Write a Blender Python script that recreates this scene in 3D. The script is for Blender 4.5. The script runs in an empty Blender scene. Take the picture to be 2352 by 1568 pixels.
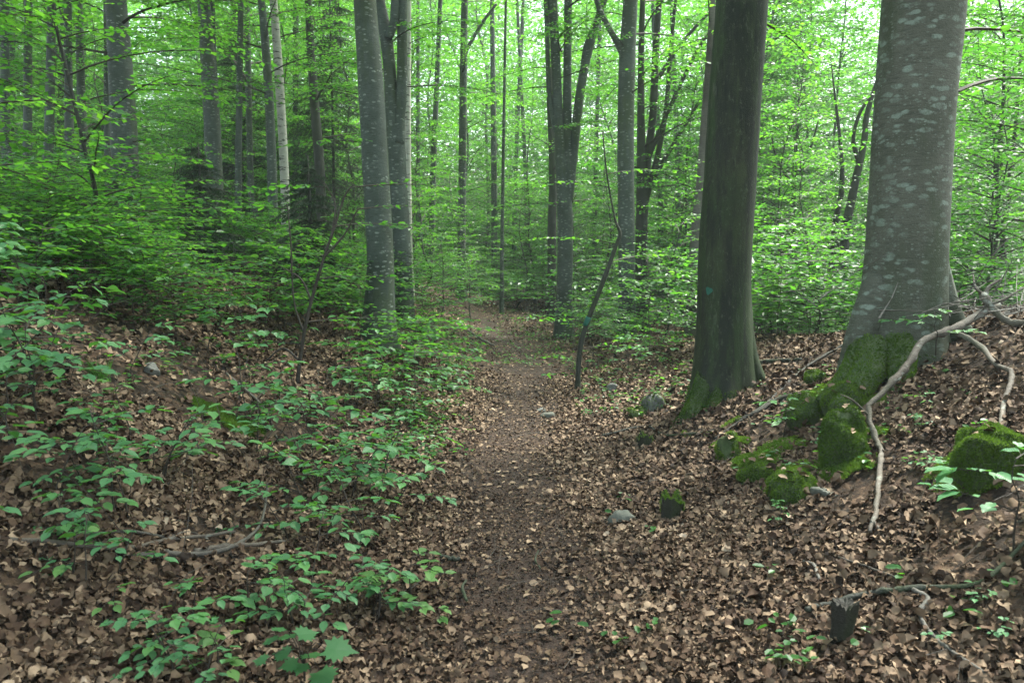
import bpy, math, random
import numpy as np
from mathutils import Vector, Matrix

R = math.radians
C = bpy.context.scene.collection
scn = bpy.context.scene

# ------------------------------------------------------------------ camera
F = 1829.0; CX = 1176.0; CY = 784.0; EYE = 1.6        # photograph measured on a 2352 x 1568 grid
PITCH = math.atan((CY - 600.0) / F)
cam_d = bpy.data.cameras.new('camera'); cam = bpy.data.objects.new('camera', cam_d); C.objects.link(cam)
cam.location = (0, 0, EYE); cam.rotation_euler = (R(90) - PITCH, 0, 0)
cam_d.sensor_width = 36; cam_d.lens = 36 * F / 2352; cam_d.clip_start = .05; cam_d.clip_end = 2000
cam_d.dof.use_dof = True; cam_d.dof.focus_distance = 8.5; cam_d.dof.aperture_fstop = 5.0
scn.camera = cam

# ------------------------------------------------------------------ sky, sun, exposure
SUN_EL, SUN_AZ = R(58), R(50)                          # azimuth clockwise from +Y towards +X
w = bpy.data.worlds.new('World'); scn.world = w; w.use_nodes = True
nt = w.node_tree; bg = nt.nodes['Background']
sky = nt.nodes.new('ShaderNodeTexSky'); sky.sky_type = 'NISHITA'; sky.sun_disc = False
sky.sun_elevation = SUN_EL; sky.sun_rotation = SUN_AZ; sky.dust_density = 3.0; sky.air_density = 1.2
hs = nt.nodes.new('ShaderNodeHueSaturation'); hs.inputs['Saturation'].default_value = .6; hs.inputs['Value'].default_value = 1.0
nt.links.new(sky.outputs[0], hs.inputs['Color']); tint = nt.nodes.new('ShaderNodeMix'); tint.data_type = 'RGBA'; tint.blend_type = 'MULTIPLY'; tint.inputs[0].default_value = 1; tint.inputs[7].default_value = (.93, 1, .93, 1)
nt.links.new(hs.outputs[0], tint.inputs[6]); nt.links.new(tint.outputs[2], bg.inputs[0])
bg.inputs[1].default_value = 0.15
sd = bpy.data.lights.new('sun', 'SUN'); sd.energy = 4.6; sd.angle = R(14); sd.color = (1, .985, .90)
sun = bpy.data.objects.new('sun', sd); C.objects.link(sun)
sdir = Vector((math.sin(SUN_AZ) * math.cos(SUN_EL), math.cos(SUN_AZ) * math.cos(SUN_EL), math.sin(SUN_EL)))
sun.rotation_euler = sdir.to_track_quat('Z', 'Y').to_euler(); sun.location = (20, 20, 40)
scn.view_settings.view_transform = 'Standard'; scn.view_settings.look = 'None'
scn.view_settings.exposure = 2.0; scn.view_settings.gamma = 1.0
scn.render.engine = 'CYCLES'
cy = scn.cycles
cy.max_bounces = 10; cy.diffuse_bounces = 5; cy.transmission_bounces = 7; cy.glossy_bounces = 2

# ------------------------------------------------------------------ helpers: noise, terrain
rng = np.random.default_rng(11)
_perm = np.random.default_rng(5).random((64, 64))
def vnoise(x, y):
    x = np.asarray(x, float); y = np.asarray(y, float)
    xi = np.floor(x).astype(int); yi = np.floor(y).astype(int); fx = x - xi; fy = y - yi
    fx = fx * fx * (3 - 2 * fx); fy = fy * fy * (3 - 2 * fy)
    g = lambda a, b: _perm[a % 64, b % 64]
    return ((g(xi, yi) * (1 - fx) + g(xi + 1, yi) * fx) * (1 - fy) + (g(xi, yi + 1) * (1 - fx) + g(xi + 1, yi + 1) * fx) * fy) * 2 - 1
def fbm(x, y, o=4):
    s = 0; a = 1.0; t = 0
    for i in range(o):
        s = s + a * vnoise(x * 2 ** i + 7.3 * i, y * 2 ** i - 3.1 * i); t += a; a *= .5
    return s / t
STA = {
 -6: [(-30,3.5),(-12,2.4),(-8,1.9),(-5,1.3),(-3,.6),(-1.2,.05),(1.2,.02),(2.4,.4),(3.4,.95),(5,1.4),(9,1.4),(30,-1)],
 2:  [(-30,3.5),(-12,2.4),(-8,1.9),(-5,1.45),(-3,.85),(-2.1,.40),(-1.3,.06),(-.5,0),(.5,0),(1.3,.03),(2.0,.22),(2.8,.75),(4.0,1.45),(8,1.5),(14,.4),(30,-1)],
 5:  [(-30,3.4),(-12,2.5),(-8,2.1),(-6,1.75),(-4.2,1.38),(-2.9,.98),(-2.0,.40),(-1.3,.1),(-.5,0),(.6,0),(1.3,.05),(1.85,.22),(2.4,.54),(2.8,.74),(3.3,1.08),(4.0,1.46),(6,1.45),(10,.6),(30,-1.5)],
 7:  [(-30,3.3),(-12,2.5),(-8,2.15),(-6,1.8),(-4.2,1.42),(-3,1.0),(-2.1,.48),(-1.2,.1),(-.4,0),(.6,0),(1.25,.03),(1.65,.09),(2.0,.28),(2.6,.48),(3.1,.66),(3.7,1.0),(4.4,1.2),(6,1.1),(10,.3),(30,-2)],
 10: [(-30,3.2),(-12,2.4),(-8,2.1),(-6,1.8),(-4,1.35),(-2.7,.95),(-1.8,.62),(-.85,.15),(-.3,.02),(.7,0),(1.2,.1),(1.8,.3),(2.6,.5),(4,.62),(6,.5),(10,-.1),(30,-2.5)],
 14: [(-30,3.0),(-12,2.3),(-6,1.65),(-4,1.2),(-2.5,.75),(-1.5,.4),(-.6,.05),(.5,0),(1.2,.05),(2,.25),(4,.25),(8,-.3),(12,-.8),(30,-3)],
 19: [(-30,2.8),(-12,2.1),(-6,1.5),(-4,1.15),(-2.5,.75),(-1.3,.35),(-.4,.05),(1.2,-.12),(2,-.1),(4,-.1),(8,-.6),(12,-1.1),(30,-3.5)],
 26: [(-30,2.6),(-12,2.0),(-6,1.6),(-3,1.05),(-1.5,.5),(0,.15),(1.5,.0),(3,-.1),(8,-.8),(30,-4)],
 40: [(-30,2.4),(-12,1.8),(-6,1.2),(0,.3),(4,-.4),(12,-1.6),(30,-4.5)],
 58: [(-60,2.2),(-12,1.0),(0,-.6),(12,-2.2),(40,-5)],
 80: [(-60,7),(-12,5),(0,4),(12,2),(40,0)],
 120:[(-60,16),(0,14),(40,10)]}
GX = np.arange(-60, 60.01, .25); GY = np.arange(-6, 120.01, .25)
_ys = sorted(STA); _rows = np.array([np.interp(GX, *zip(*STA[y])) for y in _ys])
_G = np.array([[0.0]])
_G = np.stack([np.interp(GY, _ys, _rows[:, i]) for i in range(len(GX))], 1)
def _blur(a, k, ax):
    p = np.concatenate([np.repeat(np.take(a, [0], ax), k, ax), a, np.repeat(np.take(a, [-1], ax), k, ax)], ax)
    c = np.cumsum(p, ax); n = a.shape[ax]
    z = np.take(c, range(2 * k, 2 * k + n), ax) - np.concatenate([np.zeros_like(np.take(c, [0], ax)), np.take(c, range(0, n - 1), ax)], ax)
    return z / (2 * k + 1)
for k, ax in ((1, 1), (3, 0), (1, 1), (3, 0)): _G = _blur(_G, k, ax)
def pathx(y): return np.interp(y, [-6, 3, 5.8, 9.7, 12, 14, 18, 22, 27, 33], [.1, .06, -.04, .15, .26, .1, -.5, -1.2, -2.5, -4])
def H(x, y):
    x = np.asarray(x, float); y = np.asarray(y, float)
    xc = np.clip(x, -60, 59.9); yc = np.clip(y, -6, 119.9)
    fx = (xc + 60) / .25; fy = (yc + 6) / .25; i = fx.astype(int); j = fy.astype(int); fx = fx - i; fy = fy - j
    z = (_G[j, i] * (1 - fx) + _G[j, i + 1] * fx) * (1 - fy) + (_G[j + 1, i] * (1 - fx) + _G[j + 1, i + 1] * fx) * fy
    off = np.clip((np.abs(x - pathx(y)) - .45) / 1.2, 0.12, 1)
    return z + off * (.07 * fbm(x * .9 + 3, y * .9, 3) + .022 * fbm(x * 4.2, y * 4.2 + 9, 3)) - .02 * np.exp(-((x - pathx(y)) / .4) ** 2)
def HN(x, y, e=.05):
    gx = (H(x + e, y) - H(x - e, y)) / (2 * e); gy = (H(x, y + e) - H(x, y - e)) / (2 * e)
    n = np.stack([-gx, -gy, np.ones_like(gx)], -1)
    return n / np.linalg.norm(n, axis=-1, keepdims=True)
ct, st = math.cos(PITCH), math.sin(PITCH)
def ray(px, py):
    u = (px - CX) / F; v = (CY - py) / F
    return np.array([u, ct + v * st, -st + v * ct])
def at(px, py, Y):                       # a point of the photograph at distance Y
    d = ray(px, py); t = Y / d[1]; return np.array([t * d[0], Y, EYE + t * d[2]])
def hit(px, py):                         # where the sight line meets the ground
    d = ray(px, py); t = np.arange(1.2, 60, .02)
    z = EYE + t * d[2]; g = H(t * d[0], t * d[1]); k = np.argmax(z < g)
    if z[k] >= g[k]: k = len(t) - 1
    return np.array([t[k] * d[0], t[k] * d[1], g[k]])
def gx(px, Y):
    X = (px - CX) / F * Y
    for _ in range(3): X = (px - CX) / F * (Y * ct + (EYE - float(H(X, Y))) * st)
    return np.array([X, Y, float(H(X, Y))])

# ------------------------------------------------------------------ helpers: meshes
class MB:
    """collects polygons (numpy) and links them as one mesh object"""
    def __init__(s): s.v = []; s.l = []; s.n = []; s.m = []; s.a = []; s.uv = []; s.c = 0
    def add(s, v, faces, mat=0, attr=None, uv=None):          # faces: list of int arrays (k,nv)
        v = np.asarray(v, float).reshape(-1, 3)
        for f in faces:
            f = np.asarray(f, int)
            if f.size == 0: continue
            s.l.append((f + s.c).ravel()); s.n.append(np.full(len(f), f.shape[1])); s.m.append(np.full(len(f), mat))
        s.v.append(v); s.c += len(v)
        s.a.append(np.zeros(len(v)) if attr is None else np.broadcast_to(attr, (len(v),)).astype(float))
        s.uv.append(np.zeros((len(v), 2)) if uv is None else uv)
    def mesh(s, name, mats, smooth=True, loc=(0, 0, 0)):
        me = bpy.data.meshes.new(name)
        v = np.concatenate(s.v) - np.array(loc); l = np.concatenate(s.l).astype(np.int32); n = np.concatenate(s.n); m = np.concatenate(s.m).astype(np.int32)
        me.vertices.add(len(v)); me.vertices.foreach_set('co', v.astype(np.float32).ravel())
        me.loops.add(len(l)); me.loops.foreach_set('vertex_index', l)
        me.polygons.add(len(n)); st_ = np.concatenate([[0], np.cumsum(n)[:-1]]).astype(np.int32)
        me.polygons.foreach_set('loop_start', st_)
        me.polygons.foreach_set('material_index', m)
        if isinstance(smooth, bool): sm = np.full(len(n), smooth)
        else: sm = np.isin(m, smooth)
        me.polygons.foreach_set('use_smooth', sm)
        at_ = me.attributes.new('rnd', 'FLOAT', 'POINT'); at_.data.foreach_set('value', np.concatenate(s.a).astype(np.float32))
        uvs = me.attributes.new('luv', 'FLOAT2', 'POINT'); uvs.data.foreach_set('vector', np.concatenate(s.uv).astype(np.float32).ravel())
        for mt in (mats if isinstance(mats, (list, tuple)) else [mats]): me.materials.append(mt)
        me.update(); me.validate(verbose=False)
        return me
def link(name, data, parent=None, loc=None):
    o = bpy.data.objects.new(name, data); C.objects.link(o)
    if parent is not None: o.parent = parent
    if loc is not None: o.location = loc
    return o
def tag(o, label=None, cat=None, group=None, kind=None):
    if label: o['label'] = label
    if cat: o['category'] = cat
    if group: o['group'] = group
    if kind: o['kind'] = kind
    return o
def empty(name, loc, label, cat, group=None, rz=0, sc=1):
    o = bpy.data.objects.new(name, None); C.objects.link(o); o.location = [float(a) for a in loc]; o.rotation_euler = (0, 0, rz); o.scale = (sc,) * 3
    o.empty_display_size = .1
    return tag(o, label, cat, group)
def copy_tree(o, loc, rz=0, sc=1, label=None, group=None, tilt=(0, 0), zsc=None):
    c = o.copy(); C.objects.link(c); c.location = [float(a) for a in loc]; c.rotation_euler = (tilt[0], tilt[1], rz); c.scale = (sc, sc, sc if zsc is None else zsc)
    if label: c['label'] = label
    if group: c['group'] = group
    for ch in o.children:
        d = ch.copy(); C.objects.link(d); d.parent = c
        for g in ch.children:
            e = g.copy(); C.objects.link(e); e.parent = d
    return c
def nrm(a): return a / np.maximum(np.linalg.norm(a, axis=-1, keepdims=True), 1e-9)
def spline(P, n):
    P = np.asarray(P, float); Q = np.vstack([2 * P[0] - P[1], P, 2 * P[-1] - P[-2]]); out = []
    t = np.linspace(0, len(P) - 1, n)
    for a in t:
        i = min(int(a), len(P) - 2); f = a - i; p0, p1, p2, p3 = Q[i:i + 4]
        out.append(.5 * ((2 * p1) + (-p0 + p2) * f + (2 * p0 - 5 * p1 + 4 * p2 - p3) * f * f + (-p0 + 3 * p1 - 3 * p2 + p3) * f ** 3))
    return np.array(out)
def tube(mb, P, rad, seg=8, mat=0, rough=0., seed=0, shape=None, cap=True, attr=0):
    P = np.asarray(P, float); n = len(P); rad = np.broadcast_to(rad, (n,)).astype(float)
    T = nrm(np.gradient(P, axis=0)); ref = np.array([1., 0, 0]) if abs(T[0][0]) < .8 else np.array([0, 1., 0])
    U = nrm(np.cross(T, ref)); V = np.cross(T, U); th = np.arange(seg) / seg * 2 * math.pi
    rr = rad[:, None] * np.ones(seg)[None]
    if rough: rr = rr * (1 + rough * fbm(np.cos(th)[None] * 1.3 + seed + P[:, 2:3] * 1.1, np.sin(th)[None] * 1.3 + P[:, 2:3] * .7 + P[:, 0:1], 3))
    if shape is not None: rr = rr * shape(th[None], np.arange(n)[:, None])
    v = P[:, None] + rr[..., None] * (np.cos(th)[None, :, None] * V[:, None] + np.sin(th)[None, :, None] * U[:, None])
    i = np.arange(n - 1)[:, None] * seg; j = np.arange(seg)[None]; k = (j + 1) % seg
    q = np.stack([i + j, i + seg + j, i + seg + k, i + k], -1).reshape(-1, 4)
    v = v.reshape(-1, 3); faces = [q]
    if cap: faces.append(np.array([list(range((n - 1) * seg, n * seg))[::-1]])); faces.append(np.array([list(range(seg))]))
    mb.add(v, faces, mat, attr, np.stack([np.tile(th, n), np.repeat(P[:, 2], seg)], -1))
def twigs(mb, A, B, ra, rb, mat=0):      # many thin three-sided sticks at once
    A = np.asarray(A, float); B = np.asarray(B, float)
    if len(A) == 0: return
    ra = np.broadcast_to(ra, (len(A),)); rb = np.broadcast_to(rb, (len(A),))
    T = nrm(B - A); ref = np.where(np.abs(T[:, 2:3]) > .9, np.array([[1., 0, 0]]), np.array([[0, 0, 1.]]))
    U = nrm(np.cross(T, ref)); V = np.cross(T, U); vs = []
    for P, r in ((A, ra), (B, rb)):
        for k in range(3):
            a = k * 2.0944; vs.append(P + r[:, None] * (math.cos(a) * U + math.sin(a) * V))
    v = np.stack(vs, 1).reshape(-1, 3); b = np.arange(len(A))[:, None, None] * 6
    q = (b + np.array([[0, 1, 4, 3], [1, 2, 5, 4], [2, 0, 3, 5]])[None]).reshape(-1, 4)
    mb.add(v, [q], mat, 0)
# leaf templates: along x (0..1), across y, up z
def tmpl(kind):
    if kind == 'fine':
        xs = [.12, .34, .58, .82]; ws = [.17, .33, .32, .17]; v = [(0, 0, 0)]
        for i, (x, w_) in enumerate(zip(xs, ws)):
            z = -.10 * x * x; v += [(x - .02, w_, z + .07 + .015 * (-1) ** i), (x, 0, z), (x - .02, -w_, z + .07 - .015 * (-1) ** i)]
        v.append((1, 0, -.14)); t = [(0, 2, 1), (0, 3, 2), (10, 11, 13), (11, 12, 13)]; q = []
        for i in range(3): a = 1 + 3 * i; q += [(a, a + 1, a + 4, a + 3), (a + 1, a + 2, a + 5, a + 4)]
        return np.array(v, float), [np.array(t), np.array(q)]
    if kind == 'mid':
        v = [(0, 0, 0), (.3, .28, .06), (.75, .27, .03), (1, 0, -.06), (.75, -.27, .03), (.3, -.28, .06)]
        return np.array(v, float), [np.array([(0, 3, 2, 1), (0, 5, 4, 3)])]
    if kind == 'far':
        v = [(0, 0, 0), (.5, .32, .03), (1, 0, -.04), (.5, -.32, .03)]
        return np.array(v, float), [np.array([(0, 3, 2, 1)])]
    if kind == 'dead':
        v = [(0, 0, 0), (.3, .3, .0), (.3, 0, 0), (.3, -.3, 0), (.7, .28, 0), (.7, 0, 0), (.7, -.28, 0), (1, 0, 0)]
        return np.array(v, float), [np.array([(0, 2, 1), (0, 3, 2), (4, 5, 7), (5, 6, 7)]), np.array([(1, 2, 5, 4), (2, 3, 6, 5)])]
    if kind == 'maple':
        pts = [(0, 0), (.02, .12), (-.12, .34), (.1, .32), (.12, .52), (.26, .40), (.38, .60), (.44, .38), (.60, .46), (.58, .26), (.70, .22), (.74, .12), (1, 0)]
        pts += [(x, -y) for x, y in pts[1:-1]][::-1]
        v = [(.3, 0, 0)] + [(x, y, .05 * abs(y) - .06 * x * x) for x, y in pts]; n = len(pts)
        return np.array(v, float), [np.array([(0, 1 + i, 1 + (i + 1) % n) for i in range(n)])]
def leaves(mb, kind, P, A, N, s, wid=1., mat=0, r=None, jit=None, lr=None):
    tv, tf = tmpl(kind); P = np.asarray(P, float).reshape(-1, 3); n = len(P)
    if n == 0: return
    lr = lr or rng
    A = nrm(np.asarray(A, float)); N = np.asarray(N, float); N = nrm(N - (N * A).sum(-1, keepdims=True) * A); B = np.cross(N, A)
    s = np.broadcast_to(s, (n,)); wid = np.broadcast_to(wid, (n,))
    L = np.repeat(tv[None], n, 0)
    if jit is not None: L = jit(L, n)
    v = P[:, None] + s[:, None, None] * (L[..., 0:1] * A[:, None] + (L[..., 1:2] * wid[:, None, None]) * B[:, None] + L[..., 2:3] * N[:, None])
    k = len(tv); off = (np.arange(n) * k)[:, None, None]
    r = lr.random(n) if r is None else r
    mb.add(v.reshape(-1, 3), [(f[None] + off).reshape(-1, f.shape[1]) for f in tf], mat, np.repeat(r, k), np.tile(tv[:, :2], (n, 1)))

# ------------------------------------------------------------------ materials
def mat(name):
    m = bpy.data.materials.new(name); m.use_nodes = True; t = m.node_tree
    for n in list(t.nodes): t.nodes.remove(n)
    out = t.nodes.new('ShaderNodeOutputMaterial'); return m, t, out
def nd(t, ty, **kw):
    n = t.nodes.new(ty)
    for k, v in kw.items():
        if hasattr(n, k) and not k[0].isupper(): setattr(n, k, v)
        else: n.inputs[k].default_value = v
    return n
def ramp(t, fac, stops):
    r = t.nodes.new('ShaderNodeValToRGB'); e = r.color_ramp.elements
    while len(e) < len(stops): e.new(.5)
    for i, (p, c) in enumerate(stops): e[i].position = p; e[i].color = (*c, 1)
    if fac is not None: t.links.new(fac, r.inputs[0])
    return r
def mixc(t, fac, a, b, bt='MIX'):
    m = t.nodes.new('ShaderNodeMix'); m.data_type = 'RGBA'; m.blend_type = bt
    for inp, val in ((m.inputs[0], fac), (m.inputs[6], a), (m.inputs[7], b)):
        if isinstance(val, (int, float)): inp.default_value = val
        elif isinstance(val, tuple): inp.default_value = (*val, 1)
        else: t.links.new(val, inp)
    return m.outputs[2]
def noise(t, vec, scale, detail=4, rough=.55, sc3=None):
    if sc3:
        mp = t.nodes.new('ShaderNodeMapping'); mp.inputs['Scale'].default_value = sc3; t.links.new(vec, mp.inputs[0]); vec = mp.outputs[0]
    n = t.nodes.new('ShaderNodeTexNoise'); n.inputs['Scale'].default_value = scale; n.inputs['Detail'].default_value = detail; n.inputs['Roughness'].default_value = rough
    t.links.new(vec, n.inputs['Vector']); return n.outputs['Fac']
def objc(t): return t.nodes.new('ShaderNodeTexCoord').outputs['Object']
def bump(t, h, strength=.5, dist=.01):
    b = t.nodes.new('ShaderNodeBump'); b.inputs['Strength'].default_value = strength; b.inputs['Distance'].default_value = dist
    t.links.new(h, b.inputs['Height']); return b.outputs[0]

def leaf_mat(name, stops, tstops, trans=.5, rough=.45, veins=False, spec=.5):
    m, t, out = mat(name)
    a = nd(t, 'ShaderNodeAttribute', attribute_name='rnd'); oi = t.nodes.new('ShaderNodeObjectInfo')
    mx = t.nodes.new('ShaderNodeMath'); mx.operation = 'MULTIPLY_ADD'; mx.inputs[1].default_value = .65; t.links.new(a.outputs['Fac'], mx.inputs[0])
    m2 = t.nodes.new('ShaderNodeMath'); m2.operation = 'MULTIPLY'; m2.inputs[1].default_value = .35; t.links.new(oi.outputs['Random'], m2.inputs[0]); t.links.new(m2.outputs[0], mx.inputs[2])
    c1 = ramp(t, mx.outputs[0], stops); c2 = ramp(t, mx.outputs[0], tstops)
    p = nd(t, 'ShaderNodeBsdfPrincipled'); p.inputs['Roughness'].default_value = rough; p.inputs['Specular IOR Level'].default_value = spec
    tr = t.nodes.new('ShaderNodeBsdfTranslucent'); mix = t.nodes.new('ShaderNodeMixShader'); mix.inputs[0].default_value = trans
    col = c1.outputs[0]
    if veins:
        u = nd(t, 'ShaderNodeAttribute', attribute_name='luv'); sp = t.nodes.new('ShaderNodeSeparateXYZ'); t.links.new(u.outputs['Vector'], sp.inputs[0])
        ab = t.nodes.new('ShaderNodeMath'); ab.operation = 'ABSOLUTE'; t.links.new(sp.outputs[1], ab.inputs[0])
        su = t.nodes.new('ShaderNodeMath'); su.operation = 'MULTIPLY_ADD'; t.links.new(ab.outputs[0], su.inputs[0]); su.inputs[1].default_value = -.9; t.links.new(sp.outputs[0], su.inputs[2])
        sn = t.nodes.new('ShaderNodeMath'); sn.operation = 'MULTIPLY'; sn.inputs[1].default_value = 50; t.links.new(su.outputs[0], sn.inputs[0])
        si = t.nodes.new('ShaderNodeMath'); si.operation = 'SINE'; t.links.new(sn.outputs[0], si.inputs[0])
        vr = ramp(t, si.outputs[0], [(0, (0, 0, 0)), (.85, (1, 1, 1))]); 
        t.links.new(bump(t, si.outputs[0], .35, .0015), p.inputs['Normal'])
        rib = ramp(t, ab.outputs[0], [(0, (1, 1, 1)), (.025, (0, 0, 0))])
        col = mixc(t, rib.outputs[0], col, (.12, .22, .07))
    t.links.new(col, p.inputs['Base Color']); t.links.new(c2.outputs[0], tr.inputs[0])
    t.links.new(p.outputs[0], mix.inputs[1]); t.links.new(tr.outputs[0], mix.inputs[2]); t.links.new(mix.outputs[0], out.inputs[0])
    return m
GREEN = [(0, (.026, .095, .028)), (.5, (.040, .140, .034)), (1, (.065, .190, .038))]
TGREEN = [(0, (.048, .20, .018)), (.5, (.105, .33, .022)), (1, (.20, .47, .03))]
M_leaf = leaf_mat('beech_leaves', GREEN, TGREEN, .56, .40)
M_near = leaf_mat('sapling_leaves', [(0, (.050, .165, .066)), (.5, (.075, .225, .082)), (1, (.110, .28, .070))], TGREEN, .38, .42, veins=True)  # lighter, bluer green: sky gloss put into the leaf colour
M_near2 = leaf_mat('hazel_leaves', [(0, (.075, .17, .045)), (1, (.12, .27, .055))], TGREEN, .4, .5, veins=True)
M_maple = leaf_mat('maple_leaves', [(0, (.036, .125, .040)), (1, (.050, .160, .048))], TGREEN, .35, .45, veins=False)
M_needle = leaf_mat('spruce_needles', [(0, (.018, .045, .018)), (1, (.040, .080, .026))], [(0, (.01, .03, .01)), (1, (.02, .05, .01))], .2, .6)
def litter_mat(name, dark=1.):
    m, t, out = mat(name); a = nd(t, 'ShaderNodeAttribute', attribute_name='rnd')
    k = dark
    r = ramp(t, a.outputs['Fac'], [(0, (.024*k, .015*k, .010*k)), (.25, (.10*k, .059*k, .036*k)), (.5, (.188*k, .124*k, .076*k)), (.72, (.32*k, .225*k, .148*k)), (.92, (.50*k, .355*k, .23*k)), (1, (.64*k, .50*k, .36*k))])
    u = nd(t, 'ShaderNodeAttribute', attribute_name='luv')
    n = noise(t, objc(t), 60, 3); col = mixc(t, .35, r.outputs[0], n, 'OVERLAY')
    p = nd(t, 'ShaderNodeBsdfPrincipled'); p.inputs['Roughness'].default_value = .75; p.inputs['Specular IOR Level'].default_value = .16
    t.links.new(col, p.inputs['Base Color']); t.links.new(bump(t, n, .4, .003), p.inputs['Normal'])
    t.links.new(p.outputs[0], out.inputs[0]); return m
M_dead = litter_mat('dead_leaves', .62)
def ground_mat(name, path=False):
    m, t, out = mat(name); v = objc(t)
    n1 = noise(t, v, 9, 6, .7); n2 = noise(t, v, 55, 4, .7); n3 = noise(t, v, .8, 4)
    vo = nd(t, 'ShaderNodeTexVoronoi'); vo.inputs['Scale'].default_value = 30; t.links.new(v, vo.inputs['Vector'])
    lit = ramp(t, vo.outputs['Color'], [(0, (.018, .011, .007)), (.4, (.045, .027, .016)), (.7, (.085, .052, .031)), (1, (.17, .11, .07))])
    soil = ramp(t, n2, [(.35, (.010, .007, .005)), (.7, (.040, .027, .018))])
    if path: soil = ramp(t, n2, [(.3, (.022, .015, .011)), (.55, (.056, .036, .026)), (.75, (.12, .082, .060))])
    f = ramp(t, n1, [(.42, (0, 0, 0)), (.6, (1, 1, 1))])
    if path: soil_o = mixc(t, ramp(t, n3, [(.35, (.0, .0, .0)), (.65, (.75, .75, .75))]).outputs[0], soil.outputs[0], (.020, .014, .011))
    if path: f = ramp(t, n1, [(.5, (0, 0, 0)), (.8, (.7, .7, .7))])
    col = mixc(t, f.outputs[0], soil_o if path else soil.outputs[0], lit.outputs[0])
    p = nd(t, 'ShaderNodeBsdfPrincipled'); p.inputs['Roughness'].default_value = .9; p.inputs['Specular IOR Level'].default_value = .2
    ad = t.nodes.new('ShaderNodeMath'); ad.operation = 'ADD'; t.links.new(n2, ad.inputs[0]); t.links.new(n1, ad.inputs[1])
    t.links.new(col, p.inputs['Base Color']); t.links.new(bump(t, ad.outputs[0], .8, .02), p.inputs['Normal'])
    t.links.new(p.outputs[0], out.inputs[0]); return m
M_ground = ground_mat('forest_soil'); M_path = ground_mat('trodden_soil', True)
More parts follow.
